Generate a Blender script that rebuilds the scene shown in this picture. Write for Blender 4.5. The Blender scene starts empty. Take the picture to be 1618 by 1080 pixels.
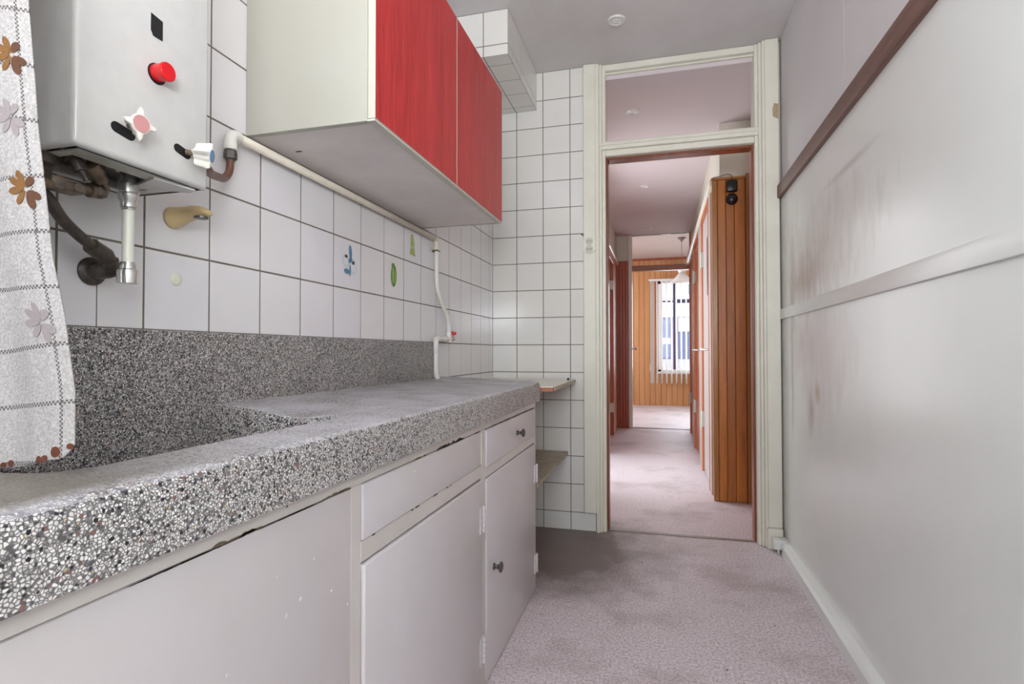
import bpy, bmesh, math, random
from mathutils import Vector, Matrix
random.seed(7)
PI = math.pi
S = bpy.context.scene
COL = S.collection

# ------------------------------------------------------------------ camera
CAM_Z = 0.95476
cd = bpy.data.cameras.new('camera')
cam = bpy.data.objects.new('camera', cd)
COL.objects.link(cam)
ax_r = Vector((0.965829258, 0.259177378, -0.000965325))
ax_u = Vector((0.00544179, -0.01655494, 0.99984815))
ax_f = Vector((-0.25912204, 0.96568785, 0.01739963))
m = Matrix.Identity(4)
for i in range(3):
    m[i][0] = ax_r[i]; m[i][1] = ax_u[i]; m[i][2] = -ax_f[i]
m[2][3] = CAM_Z
cam.matrix_world = m
cd.sensor_width = 36
cd.lens = 865.12681 / 1618 * 36
cd.shift_y = 1.478 / 1618
cd.clip_start = 0.02
S.camera = cam

# ------------------------------------------------------------------ world, light, exposure
w = bpy.data.worlds.new('overcast'); S.world = w; w.use_nodes = True
bg = w.node_tree.nodes['Background']
bg.inputs['Color'].default_value = (0.86, 0.93, 1.0, 1)
bg.inputs['Strength'].default_value = 1.3

def area(name, loc, d, sx, sy, power, color):
    l = bpy.data.lights.new(name, 'AREA'); l.shape = 'RECTANGLE'; l.size = sx; l.size_y = sy
    l.energy = power; l.color = color
    o = bpy.data.objects.new(name, l); COL.objects.link(o)
    o.location = loc; o.rotation_euler = Vector(d).to_track_quat('-Z', 'Y').to_euler()
    return o
# daylight through the kitchen windows (behind the camera) and the living room windows, plus added fill lights
area('daylight_kitchen_side', (-1.12, -0.42, 1.55), (1, 0.12, 0.0), 1.0, 1.1, 4.0, (0.88, 0.95, 1.0))
area('daylight_kitchen_rear', (-0.15, -1.44, 1.50), (0, 1, -0.12), 1.15, 1.5, 13, (0.88, 0.945, 1.0))
area('ceiling_bounce_fill', (0.30, -0.80, 1.38), (0.08, 0.42, 1), 0.8, 0.6, 37, (0.90, 0.955, 1.0))  # added fill lamp behind the camera, aimed up to brighten the kitchen
area('hall_side_fill', (-0.70, 4.40, 1.25), (1, -0.55, -0.10), 0.9, 1.5, 6.5, (0.93, 0.95, 1.0))  # added unseen fill lamp that brightens the hall from the left
area('daylight_living', (1.15, 10.35, 1.45), (-0.05, -1, 0), 2.2, 1.6, 46, (0.91, 0.95, 1.0))
area('daylight_living_side', (-1.75, 8.6, 1.5), (1, 0, 0), 1.8, 1.6, 14, (0.93, 0.96, 1.0))

S.view_settings.view_transform = 'Standard'
S.view_settings.look = 'None'
S.view_settings.gamma = 1
S.view_settings.use_curve_mapping = False
S.view_settings.exposure = 1.03

# ------------------------------------------------------------------ materials
def lin(c):
    return tuple(((v/255)/12.92 if v/255 <= 0.04045 else ((v/255+0.055)/1.055)**2.4) for v in c) + (1,)

class NM:
    def __init__(s, name):
        s.m = bpy.data.materials.new(name); s.m.use_nodes = True
        s.t = s.m.node_tree; s.n = s.t.nodes; s.l = s.t.links
        s.b = s.n['Principled BSDF']
    def node(s, typ, **kw):
        n = s.n.new(typ)
        for k, v in kw.items():
            if k in n.inputs: n.inputs[k].default_value = v
            else: setattr(n, k, v)
        return n
    def co(s, scale=(1, 1, 1), kind='Object', rot=(0, 0, 0)):
        c = s.n.new('ShaderNodeTexCoord'); mp = s.n.new('ShaderNodeMapping')
        mp.inputs['Scale'].default_value = scale; mp.inputs['Rotation'].default_value = rot
        if kind == 'World':
            g = s.n.new('ShaderNodeNewGeometry'); s.l.new(g.outputs['Position'], mp.inputs[0])
        else:
            s.l.new(c.outputs[kind], mp.inputs[0])
        return mp.outputs[0]
    def noise(s, vec, scale, detail=3, rough=0.55):
        n = s.n.new('ShaderNodeTexNoise'); n.inputs['Scale'].default_value = scale
        n.inputs['Detail'].default_value = detail; n.inputs['Roughness'].default_value = rough
        s.l.new(vec, n.inputs['Vector']); return n.outputs['Fac']
    def ramp(s, fac, stops, interp='LINEAR'):
        r = s.n.new('ShaderNodeValToRGB'); e = r.color_ramp.elements; r.color_ramp.interpolation = interp
        while len(e) < len(stops): e.new(0.5)
        for el, (p, c) in zip(e, stops):
            el.position = p; el.color = c if len(c) == 4 else tuple(c) + (1,)
        s.l.new(fac, r.inputs[0]); return r.outputs[0]
    def mix(s, fac, a, b, mode='MIX'):
        x = s.n.new('ShaderNodeMix'); x.data_type = 'RGBA'; x.blend_type = mode
        for sock, v in ((x.inputs[0], fac), (x.inputs[6], a), (x.inputs[7], b)):
            if hasattr(v, 'links'): s.l.new(v, sock)
            else: sock.default_value = v
        return x.outputs[2]
    def math(s, op, a, b=None, c=None):
        x = s.n.new('ShaderNodeMath'); x.operation = op
        for i, v in enumerate((a, b, c)):
            if v is None: continue
            if hasattr(v, 'links'): s.l.new(v, x.inputs[i])
            else: x.inputs[i].default_value = v
        return x.outputs[0]
    def bump(s, h, strength=0.2, dist=0.002):
        x = s.n.new('ShaderNodeBump'); x.inputs['Strength'].default_value = strength
        x.inputs['Distance'].default_value = dist
        s.l.new(h, x.inputs['Height']); s.l.new(x.outputs[0], s.b.inputs['Normal'])
    def set(s, **kw):
        for k, v in kw.items():
            k = k.replace('_', ' ')
            if hasattr(v, 'links'): s.l.new(v, s.b.inputs[k])
            else: s.b.inputs[k].default_value = v
        return s

def paint(name, rgb, rough=0.45, dirt=None, dirt_amt=0.35, spread=6, bump=0.08, spec=0.5, fine=60):
    M = NM(name); v = M.co(kind='World')
    n = M.noise(v, spread, 5, 0.6)
    d = lin(dirt or tuple(c*0.88 for c in rgb))
    f = M.ramp(n, [(0.35, (0, 0, 0)), (0.75, (dirt_amt,)*3)])
    M.set(Base_Color=M.mix(f, lin(rgb), d), Roughness=rough)
    M.b.inputs['Specular IOR Level'].default_value = spec
    M.bump(M.noise(v, fine, 3), bump, 0.002)
    return M.m

def plain(name, rgb, rough=0.5, metal=0.0, spec=0.5):
    M = NM(name); v = M.co(kind='World')
    n = M.noise(v, 35, 3)
    f = M.ramp(n, [(0.3, (0, 0, 0)), (0.8, (0.25,)*3)])
    M.set(Base_Color=M.mix(f, lin(rgb), lin(tuple(c*0.85 for c in rgb))), Roughness=rough, Metallic=metal)
    M.b.inputs['Specular IOR Level'].default_value = spec
    return M.m

def wood(name, a, b, scale=14, rough=0.35, axis='Z', stretch=0.06, fine=0.6):
    M = NM(name)
    sc = {'Z': (1, 1, stretch), 'Y': (1, stretch, 1), 'X': (stretch, 1, 1)}[axis]
    v = M.co(sc, kind='Object')
    oi = M.n.new('ShaderNodeObjectInfo')
    add = M.n.new('ShaderNodeVectorMath'); add.operation = 'MULTIPLY_ADD'
    M.l.new(v, add.inputs[0]); add.inputs[1].default_value = (1, 1, 1)
    cb = M.n.new('ShaderNodeCombineXYZ')
    M.l.new(M.math('MULTIPLY', oi.outputs['Random'], 30.0), cb.inputs[0]); M.l.new(oi.outputs['Random'], cb.inputs[2])
    M.l.new(cb.outputs[0], add.inputs[2])
    n1 = M.noise(add.outputs[0], scale, 6, 0.65)
    n2 = M.noise(add.outputs[0], scale*9, 3, 0.6)
    f = M.math('ADD', M.math('MULTIPLY', n1, 1-fine*0.5), M.math('MULTIPLY', n2, fine*0.5))
    c = M.ramp(f, [(0.36, lin(a)), (0.64, lin(b))])
    t = M.math('MULTIPLY_ADD', oi.outputs['Random'], 0.16, 0.0)
    c = M.mix(t, c, lin(tuple(x*0.6 for x in a)))
    M.set(Base_Color=c, Roughness=rough)
    M.bump(n2, 0.12, 0.001)
    return M.m

def glass_mat(name, tint=(1, 1, 1), refl=0.9):
    M = NM(name); n = M.n
    tr = n.new('ShaderNodeBsdfTransparent'); tr.inputs[0].default_value = tuple(tint)+(1,)
    gl = n.new('ShaderNodeBsdfGlossy'); gl.inputs['Roughness'].default_value = 0.02
    fr = n.new('ShaderNodeFresnel'); fr.inputs[0].default_value = 1.45
    mx = n.new('ShaderNodeMixShader')
    M.l.new(M.math('MULTIPLY', fr.outputs[0], refl), mx.inputs[0])
    M.l.new(tr.outputs[0], mx.inputs[1]); M.l.new(gl.outputs[0], mx.inputs[2])
    M.l.new(mx.outputs[0], n['Material Output'].inputs[0])
    return M.m

def tile_mat(name, rgb):
    M = NM(name); v = M.co(kind='World')
    oi = M.n.new('ShaderNodeObjectInfo')
    n = M.noise(v, 9, 3)
    c = M.mix(M.ramp(n, [(0.35, (0, 0, 0)), (0.8, (0.35,)*3)]), lin(rgb), lin(tuple(x*0.93 for x in rgb)))
    c = M.mix(M.math('MULTIPLY', oi.outputs['Random'], 0.5), c, lin((rgb[0], rgb[1]-2, rgb[2]-9)))
    M.set(Base_Color=c, Roughness=0.13, Specular_IOR_Level=0.55)
    M.bump(M.noise(v, 14, 1), 0.06, 0.003)
    return M.m

def terrazzo(name='terrazzo', sc=325, dark=0.0):
    M = NM(name); v = M.co(kind='World')
    wn = M.n.new('ShaderNodeTexNoise'); wn.inputs['Scale'].default_value = 120; M.l.new(v, wn.inputs['Vector'])
    va = M.n.new('ShaderNodeVectorMath'); va.operation = 'MULTIPLY_ADD'
    M.l.new(wn.outputs['Color'], va.inputs[0]); va.inputs[1].default_value = (0.003,)*3; M.l.new(v, va.inputs[2])
    vv = va.outputs[0]
    vo = M.n.new('ShaderNodeTexVoronoi'); vo.inputs['Scale'].default_value = sc; M.l.new(vv, vo.inputs['Vector'])
    ve = M.n.new('ShaderNodeTexVoronoi'); ve.feature = 'DISTANCE_TO_EDGE'; ve.inputs['Scale'].default_value = sc; M.l.new(vv, ve.inputs['Vector'])
    sx = M.n.new('ShaderNodeSeparateColor'); M.l.new(vo.outputs['Color'], sx.inputs[0])
    chip = M.ramp(sx.outputs[0], [(0.0, lin((30, 31, 38))), (0.06+dark*0.3, lin((84, 84, 90))), (0.11+dark, lin((160, 155, 152))),
                                  (0.3+dark, lin((206, 201, 198))), (0.55+dark, lin((220, 215, 211))), (0.8, lin((236, 232, 228))),
                                  (0.965, lin((206, 184, 150))), (0.98, lin((140, 92, 78)))], 'CONSTANT')
    edge = M.ramp(ve.outputs['Distance'], [(0.03, (0, 0, 0)), (0.22, (1, 1, 1))])
    big = M.noise(v, 7, 4)
    matrix = M.mix(M.ramp(big, [(0.4, (0, 0, 0)), (0.62, (1, 1, 1))]), lin((72, 69, 70)), lin((104, 99, 98)))
    c = M.mix(edge, matrix, chip)
    # larger black chips scattered
    v2 = M.n.new('ShaderNodeTexVoronoi'); v2.inputs['Scale'].default_value = sc*0.42; M.l.new(vv, v2.inputs['Vector'])
    s2 = M.n.new('ShaderNodeSeparateColor'); M.l.new(v2.outputs['Color'], s2.inputs[0])
    rad = M.math('LESS_THAN', v2.outputs['Distance'], 0.30)
    isb = M.math('LESS_THAN', s2.outputs[1], 0.2)
    c = M.mix(M.math('MULTIPLY', rad, isb), c, lin((30, 31, 38)))
    isr = M.math('GREATER_THAN', s2.outputs[1], 0.975)
    c = M.mix(M.math('MULTIPLY', rad, isr), c, lin((122, 84, 76)))
    # limescale haze on flat faces / brown grime at the left end
    pos = M.n.new('ShaderNodeNewGeometry'); sp = M.n.new('ShaderNodeSeparateXYZ'); M.l.new(pos.outputs['Position'], sp.inputs[0])
    sn = M.n.new('ShaderNodeSeparateXYZ'); M.l.new(pos.outputs['Normal'], sn.inputs[0])
    up = M.math('GREATER_THAN', sn.outputs[2], 0.7)
    hz = M.ramp(M.noise(v, 11, 5), [(0.32, (0.10,)*3), (0.66, (0.6,)*3)])
    c = M.mix(M.math('MULTIPLY', hz, up), c, lin((206, 203, 210)))
    gr = M.n.new('ShaderNodeMapRange'); gr.inputs[1].default_value = 0.62; gr.inputs[2].default_value = 0.38
    M.l.new(sp.outputs[1], gr.inputs[0])
    gx = M.n.new('ShaderNodeMapRange'); gx.inputs[1].default_value = -0.472; gx.inputs[2].default_value = -0.51
    M.l.new(sp.outputs[0], gx.inputs[0])
    g = M.math('MULTIPLY', M.math('MULTIPLY', gr.outputs[0], up), M.math('MULTIPLY', gx.outputs[0], 0.8))
    c = M.mix(g, c, lin((84, 74, 54)))
    M.set(Base_Color=c, Roughness=0.42)
    M.bump(edge, 0.25, 0.0006)
    return M.m

def carpet():
    M = NM('speckled_floor_covering'); v = M.co(kind='World')
    n = M.noise(v, 330, 2, 0.7); n2 = M.noise(v, 110, 2, 0.5)
    f = M.math('ADD', M.math('MULTIPLY', n, 0.65), M.math('MULTIPLY', n2, 0.35))
    c = M.ramp(f, [(0.38, lin((150, 128, 130))), (0.5, lin((214, 200, 203))), (0.62, lin((240, 232, 236)))])
    # traffic stains
    st = M.ramp(M.noise(v, 2.3, 6, 0.62), [(0.5, (0, 0, 0)), (0.72, (0.55,)*3)])
    c = M.mix(st, c, lin((126, 106, 98)))
    # worn dirty corner beside the cabinet end
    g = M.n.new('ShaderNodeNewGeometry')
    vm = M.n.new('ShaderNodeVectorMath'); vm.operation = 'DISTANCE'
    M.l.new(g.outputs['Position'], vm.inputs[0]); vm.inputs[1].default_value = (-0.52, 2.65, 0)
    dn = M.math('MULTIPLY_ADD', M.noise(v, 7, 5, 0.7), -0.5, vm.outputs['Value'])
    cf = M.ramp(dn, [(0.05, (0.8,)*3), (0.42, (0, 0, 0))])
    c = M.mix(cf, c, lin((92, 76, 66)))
    sp = M.n.new('ShaderNodeTexVoronoi'); sp.inputs['Scale'].default_value = 11; M.l.new(v, sp.inputs['Vector'])
    ss = M.n.new('ShaderNodeSeparateColor'); M.l.new(sp.outputs['Color'], ss.inputs[0])
    spot = M.math('MULTIPLY', M.math('LESS_THAN', sp.outputs['Distance'], 0.05), M.math('LESS_THAN', ss.outputs[0], 0.3))
    c = M.mix(spot, c, lin((60, 48, 46)))
    M.set(Base_Color=c, Roughness=0.5, Specular_IOR_Level=0.5)
    M.bump(n, 0.35, 0.002)
    return M.m

def right_wall_mat(name, rgb, stain=True, rough=0.25):
    M = NM(name); v = M.co(kind='World')
    c = M.mix(M.ramp(M.noise(v, 3, 4), [(0.35, (0, 0, 0)), (0.75, (0.5,)*3)]), lin(rgb), lin(tuple(x*0.95 for x in rgb)))
    if stain:
        g = M.n.new('ShaderNodeNewGeometry'); sp = M.n.new('ShaderNodeSeparateXYZ'); M.l.new(g.outputs['Position'], sp.inputs[0])
        def blob(y, z, ry, rz, amt, colr, c, nz=0.35, vs=(1, 1, 0.35)):
            a = M.math('DIVIDE', M.math('SUBTRACT', sp.outputs[1], y), ry)
            b = M.math('DIVIDE', M.math('SUBTRACT', sp.outputs[2], z), rz)
            d = M.math('SQRT', M.math('ADD', M.math('MULTIPLY', a, a), M.math('MULTIPLY', b, b)))
            vv = M.co(vs, kind='World')
            d = M.math('ADD', d, M.math('MULTIPLY', M.math('SUBTRACT', M.noise(vv, 22, 4), 0.5), nz*3))
            f = M.ramp(d, [(0.1, (amt,)*3), (1.1, (0, 0, 0))])
            return M.mix(f, c, lin(colr))
        c = blob(2.52, 1.25, 0.34, 0.13, 0.95, (150, 118, 98), c)
        c = blob(2.70, 1.27, 0.07, 0.30, 0.9, (140, 112, 90), c, 0.2)
        c = blob(2.72, 0.92, 0.035, 0.42, 0.8, (146, 120, 104), c, 0.25)
        c = blob(2.30, 0.98, 0.45, 0.30, 0.45, (192, 168, 160), c)
        c = blob(2.32, 0.80, 0.05, 0.06, 0.7, (188, 158, 116), c, 0.3)
        c = blob(2.20, 1.36, 0.60, 0.20, 0.6, (176, 156, 140), c)
        c = blob(2.55, 1.00, 0.22, 0.14, 0.45, (170, 142, 126), c)
        c = blob(2.75, 1.3, 0.22, 0.6, 0.35, (170, 158, 146), c)
        c = blob(1.95, 1.545, 0.30, 0.018, 0.45, (158, 150, 136), c, 0.15, (1, 0.3, 1))
        c = blob(2.42, 0.72, 0.06, 0.12, 0.5, (160, 130, 104), c)
    M.set(Base_Color=c, Roughness=rough, Specular_IOR_Level=0.35)
    M.bump(M.noise(M.co((1, 1, 0.5), kind='World'), 10, 3), 0.06, 0.004)
    return M.m

def curtain_mat():
    M = NM('woven_curtain_cloth')
    uv = M.n.new('ShaderNodeUVMap'); uv.uv_map = 'UVMap'
    sp = M.n.new('ShaderNodeSeparateXYZ'); M.l.new(uv.outputs[0], sp.inputs[0])
    u, vv = sp.outputs[0], sp.outputs[1]           # metres: u from the selvedge, v height
    base = M.mix(M.ramp(M.noise(M.co(kind='World'), 420, 2), [(0.35, (0, 0, 0)), (0.7, (1, 1, 1))]), lin((164, 157, 154)), lin((196, 190, 186)))
    def stripe(coord, along, at, half, period=None):
        if period:
            k = M.math('WRAP', M.math('SUBTRACT', coord, at), period/2, -period/2)
        else:
            k = M.math('SUBTRACT', coord, at)
        band = M.math('LESS_THAN', M.math('ABSOLUTE', k), half)
        # two rows of offset stitches make the checked thread
        row = M.math('GREATER_THAN', k, 0.0)
        ph = M.math('ADD', M.math('DIVIDE', along, 0.0042), M.math('MULTIPLY', row, 0.5))
        st = M.math('LESS_THAN', M.math('FRACT', ph), 0.55)
        return M.math('MULTIPLY', band, st)
    s1 = stripe(u, vv, 0.0125, 0.0015)
    s2 = stripe(vv, u, 0.908, 0.0021, 0.0565)
    s3 = stripe(u, vv, 0.150, 0.0014)
    c = M.mix(M.math('MULTIPLY', s1, 0.8), base, lin((70, 62, 60)))
    c = M.mix(M.math('MULTIPLY', s2, 0.8), c, lin((74, 66, 64)))
    s3 = M.math('MULTIPLY', s3, M.math('GREATER_THAN', u, 0.03))
    c = M.mix(M.math('MULTIPLY', s3, 0.8), c, lin((74, 66, 64)))
    M.set(Base_Color=c, Roughness=0.9, Specular_IOR_Level=0.1)
    # thin cloth lets some daylight through
    tl = M.n.new('ShaderNodeBsdfTranslucent'); M.l.new(c, tl.inputs[0])
    mx = M.n.new('ShaderNodeMixShader'); mx.inputs[0].default_value = 0.25
    M.l.new(M.b.outputs[0], mx.inputs[1]); M.l.new(tl.outputs[0], mx.inputs[2])
    M.l.new(mx.outputs[0], M.n['Material Output'].inputs[0])
    M.bump(M.noise(M.co(kind='World'), 500, 2), 0.4, 0.0008)
    return M.m

MT = dict(
    tile=tile_mat('glazed_wall_tile', (228, 224, 227)),
    tile_back=tile_mat('glazed_back_tile', (226, 222, 217)),
    grout=paint('grey_grout', (120, 112, 101), 0.9, (90, 81, 71), 0.6, 30, 0.3),
    plaster=paint('white_plaster', (206, 200, 199), 0.75, (190, 184, 182), 0.5, 3, 0.15),
    ceiling=paint('ceiling_paint', (214, 208, 207), 0.7, (186, 179, 174), 0.5, 2.2, 0.12),
    hall_ceiling=paint('hall_ceiling_paint', (214, 200, 200), 0.7, (206, 190, 192), 0.5, 2.2, 0.12),
    cream=paint('hall_wall_cream', (214, 206, 192), 0.7, (200, 190, 176), 0.4, 3, 0.12),
    frame=paint('door_frame_gloss', (228, 223, 208), 0.3, (206, 200, 178), 0.4, 8, 0.1),
    cab=paint('cabinet_gloss_paint', (206, 199, 201), 0.32, (196, 186, 176), 0.45, 5, 0.12),
    cabrail=paint('cabinet_frame_paint', (207, 199, 194), 0.32, (190, 180, 168), 0.45, 6, 0.12),
    chip=paint('bare_chipped_wood', (120, 104, 84), 0.85, (72, 62, 54), 0.9, 60, 0.3),
    chipdark=paint('dark_paint_gap', (62, 56, 52), 0.9, (44, 40, 38), 0.8, 60, 0.3),
    terrazzo=terrazzo(), terrazzo_back=terrazzo('terrazzo_splashback', 400, 0.1), floor=carpet(),
    rwall=right_wall_mat('right_wall_gloss', (230, 232, 226)),
    rwall_up=right_wall_mat('right_wall_upper', (218, 213, 213), False, 0.55),
    rtrim=right_wall_mat('right_wall_trim', (232, 233, 228), False, 0.25),
    rail=wood('brown_rail_wood', (112, 78, 66), (150, 112, 98), 10, 0.55, 'Y'),
    reveal=wood('varnished_reveal', (104, 50, 28), (156, 84, 50), 9, 0.3, 'Z'),
    clad=wood('varnished_cladding', (138, 74, 20), (202, 124, 46), 5, 0.4, 'Z', 0.12, 0.35),
    cladtrim=wood('varnished_cladding_trim', (146, 92, 40), (186, 130, 70), 7, 0.3, 'Z'),
    redwood=wood('red_brown_panelling', (148, 62, 36), (188, 92, 60), 8, 0.35, 'Z'),
    redcase=wood('orange_brown_casing', (168, 84, 46), (204, 120, 76), 8, 0.35, 'Z'),
    farwood=wood('orange_pine_boards', (190, 128, 78), (214, 156, 106), 8, 0.5, 'Z'),
    headwood=wood('header_wood', (150, 96, 72), (184, 128, 100), 8, 0.4, 'X'),
    red=None, white_lam=paint('white_laminate', (178, 175, 164), 0.35, (168, 160, 142), 0.5, 3, 0.03),
    under=paint('cabinet_underside', (232, 224, 220), 0.5, (196, 186, 180), 0.5, 5, 0.05),
    edge=plain('pale_edge_strip', (198, 193, 180), 0.3),
    enamel=plain('white_enamel', (203, 200, 196), 0.16),
    enamel2=plain('white_enamel_dull', (196, 194, 180), 0.35),
    black=plain('black_void', (12, 12, 14), 0.6),
    bakelite=plain('black_bakelite', (20, 20, 22), 0.3),
    redplastic=plain('red_plastic', (214, 24, 30), 0.22),
    knobwhite=plain('white_knob_plastic', (236, 230, 218), 0.3),
    pinkdisc=plain('faded_pink_disc', (198, 140, 138), 0.5),
    bluedisc=plain('blue_disc', (116, 152, 180), 0.5),
    brass=paint('tarnished_brass', (118, 98, 78), 0.35, (48, 42, 38), 0.9, 60, 0.3),
    darkpipe=paint('blackened_pipe', (84, 74, 66), 0.38, (34, 31, 30), 0.9, 70, 0.3),
    copper=paint('brown_painted_pipe', (112, 70, 56), 0.4, (84, 54, 44), 0.6, 50, 0.1),
    chrome=plain('worn_chrome', (214, 212, 208), 0.24, 0.85),
    steel=plain('dull_steel', (120, 116, 112), 0.3, 1.0),
    tube=plain('white_outlet_tube', (232, 230, 216), 0.3),
    pipe=paint('cream_painted_pipe', (222, 212, 196), 0.35, (204, 190, 168), 0.5, 20, 0.1),
    pipew=paint('white_painted_pipe', (230, 226, 218), 0.35, (210, 200, 186), 0.5, 20, 0.1),
    beige=plain('aged_beige_plastic', (222, 196, 146), 0.35),
    socket=plain('socket_plastic', (226, 224, 206), 0.3),
    curtain=curtain_mat(),
    petal=paint('brown_embroidery', (118, 78, 24), 0.8, (92, 54, 18), 0.9, 300, 0.3),
    petal2=paint('dark_embroidery', (84, 46, 18), 0.8, (64, 36, 16), 0.9, 300, 0.3),
    ghost=paint('faded_embroidery', (138, 127, 126), 0.8, (128, 116, 114), 0.9, 300, 0.2),
    rust=paint('rust_stain', (96, 48, 24), 0.9, (60, 30, 18), 0.9, 200, 0.3),
    shelf_top=paint('shelf_laminate', (226, 220, 202), 0.2, (206, 196, 170), 0.5, 12, 0.05),
    shelf_edge=plain('bare_brown_edge', (168, 104, 78), 0.6),
    shelf2=paint('grubby_shelf_board', (176, 164, 142), 0.5, (140, 126, 104), 0.7, 14, 0.15),
    glass=glass_mat('clear_glass', (0.97, 0.97, 0.97)),
    pane=glass_mat('window_glass', (0.96, 0.98, 1.0), 0.7),
    winframe=plain('dark_window_frame', (70, 66, 96), 0.4),
    winwhite=plain('white_window_frame', (230, 228, 226), 0.4), doorwhite=plain('hall_door_white', (188, 178, 174), 0.4),
    blind=plain('white_blind_fabric', (250, 245, 240), 0.8),
    lampshade=glass_mat('lamp_glass', (0.86, 0.82, 0.78), 1.0),
    lampgrey=plain('grey_ceiling_rose', (150, 144, 150), 0.4),
    ringwhite=plain('downlight_ring', (224, 218, 212), 0.3),
    bulb=plain('downlight_glass', (236, 234, 232), 0.12),
    bluedecal=paint('blue_print', (52, 104, 140), 0.4, (120, 160, 186), 0.8, 300, 0.0),
    palebluedecal=paint('pale_blue_print', (176, 190, 200), 0.4, (216, 216, 214), 0.9, 260, 0.0),
    greendecal=paint('green_print', (96, 148, 58), 0.4, (60, 104, 40), 0.9, 300, 0.0),
    lgreendecal=paint('light_green_print', (166, 190, 96), 0.4, (120, 160, 70), 0.9, 300, 0.0),
    yellowdecal=paint('yellow_green_print', (190, 184, 100), 0.4, (150, 158, 96), 0.9, 300, 0.0),
    darkdecal=plain('dark_print', (54, 58, 60), 0.5),
    threshold=paint('metal_threshold', (150, 138, 130), 0.4, (120, 108, 100), 0.6, 30, 0.1),
    peel=plain('bare_tan_patch', (176, 154, 122), 0.8),
    render_wall=plain('pale_house_render', (214, 204, 208), 0.9),
    housewhite=plain('white_band_and_glare', (238, 238, 240), 0.8),
    brick=plain('pink_brick_pier', (176, 132, 150), 0.9),
    houseglass=plain('dark_house_window', (112, 118, 150), 0.2),
    hedge=paint('hedge_green', (70, 100, 60), 0.9, (40, 62, 40), 0.9, 8, 0.5),
    pavement=plain('light_pavement', (214, 212, 208), 0.9),
)
def red_mat():
    M = NM('red_wood_grain_laminate')
    v = M.co((1, 1, 0.055), kind='World')
    n1 = M.noise(v, 26, 5, 0.6)
    wv = M.n.new('ShaderNodeTexWave'); wv.wave_type = 'BANDS'; wv.bands_direction = 'Y'
    wv.inputs['Scale'].default_value = 34; wv.inputs['Distortion'].default_value = 9; wv.inputs['Detail'].default_value = 3
    wv.inputs['Detail Scale'].default_value = 0.9
    M.l.new(M.co((1, 1, 0.1), kind='World'), wv.inputs['Vector'])
    n2 = M.noise(v, 190, 3, 0.6)
    f = M.math('ADD', M.math('MULTIPLY', n1, 0.4), M.math('ADD', M.math('MULTIPLY', wv.outputs['Fac'], 0.12), M.math('MULTIPLY', n2, 0.48)))
    c = M.ramp(f, [(0.3, lin((132, 18, 20))), (0.5, lin((182, 34, 36))), (0.7, lin((202, 62, 60)))])
    M.set(Base_Color=c, Roughness=0.36)
    M.bump(n2, 0.15, 0.0006)
    return M.m
MT['red'] = red_mat()

# ------------------------------------------------------------------ mesh helpers
def obj(name, bm, mat=None, parent=None, smooth=False, mats=None, autos=None):
    me = bpy.data.meshes.new(name)
    bm.normal_update(); bm.to_mesh(me); bm.free()
    for x in (mats or ([mat] if mat else [])): me.materials.append(MT[x] if isinstance(x, str) else x)
    if smooth or autos:
        for p in me.polygons: p.use_smooth = True
    if autos:
        me.set_sharp_from_angle(angle=math.radians(autos))
    o = bpy.data.objects.new(name, me); COL.objects.link(o)
    if parent: o.parent = parent
    return o

def B(bm, x0, x1, y0, y1, z0, z1, bev=0, seg=1, mi=0):
    x0, x1 = min(x0, x1), max(x0, x1); y0, y1 = min(y0, y1), max(y0, y1); z0, z1 = min(z0, z1), max(z0, z1)
    vs = [bm.verts.new((x, y, z)) for z in (z0, z1) for y in (y0, y1) for x in (x0, x1)]
    F = [(0, 2, 3, 1), (4, 5, 7, 6), (0, 1, 5, 4), (2, 6, 7, 3), (0, 4, 6, 2), (1, 3, 7, 5)]
    fs = [bm.faces.new([vs[i] for i in f]) for f in F]
    for f in fs: f.material_index = mi
    if bev > 0:
        es = list({e for f in fs for e in f.edges})
        r = bmesh.ops.bevel(bm, geom=es, offset=min(bev, 0.45*min(x1-x0, y1-y0, z1-z0)), segments=seg, affect='EDGES', profile=0.5)
        for f in r['faces']: f.material_index = mi
    return bm

def box(name, c, mat, parent=None, bev=0, seg=1, **kw):
    bm = bmesh.new(); B(bm, *c, bev=bev, seg=seg)
    return obj(name, bm, mat, parent, autos=30 if bev and seg > 1 else None, **kw)

def tube(bm, pts, r, n=12, cap=True, mi=0):
    pts = [Vector(p) for p in pts]; k = len(pts)
    rs = r if isinstance(r, (list, tuple)) else [r]*k
    prev = None; rings = []
    for i, p in enumerate(pts):
        d = ((pts[i+1]-p).normalized() if i < k-1 else Vector((0, 0, 0))) + ((p-pts[i-1]).normalized() if i > 0 else Vector((0, 0, 0)))
        if d.length < 1e-9: d = Vector((0, 0, 1))
        d.normalize()
        if prev is None:
            a = d.orthogonal().normalized()
        else:
            a = (prev - d*prev.dot(d)).normalized()
        prev = a; b = d.cross(a)
        rings.append([bm.verts.new(p + (a*math.cos(t)+b*math.sin(t))*rs[i]) for t in [2*PI*j/n for j in range(n)]])
    for q in range(k-1):
        for j in range(n):
            f = bm.faces.new((rings[q][j], rings[q][(j+1) % n], rings[q+1][(j+1) % n], rings[q+1][j])); f.material_index = mi
    if cap:
        bm.faces.new(list(reversed(rings[0]))).material_index = mi; bm.faces.new(rings[-1]).material_index = mi
    return bm

def smooth_path(pts, sub=6):
    P = [Vector(p) for p in pts]; out = []
    for i in range(len(P)-1):
        a = P[max(i-1, 0)]; b = P[i]; c = P[i+1]; d = P[min(i+2, len(P)-1)]
        for s in range(sub):
            t = s/sub
            out.append(0.5*((2*b)+(c-a)*t+(2*a-5*b+4*c-d)*t*t+(3*b-a-3*c+d)*t**3))
    out.append(P[-1]); return out

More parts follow.
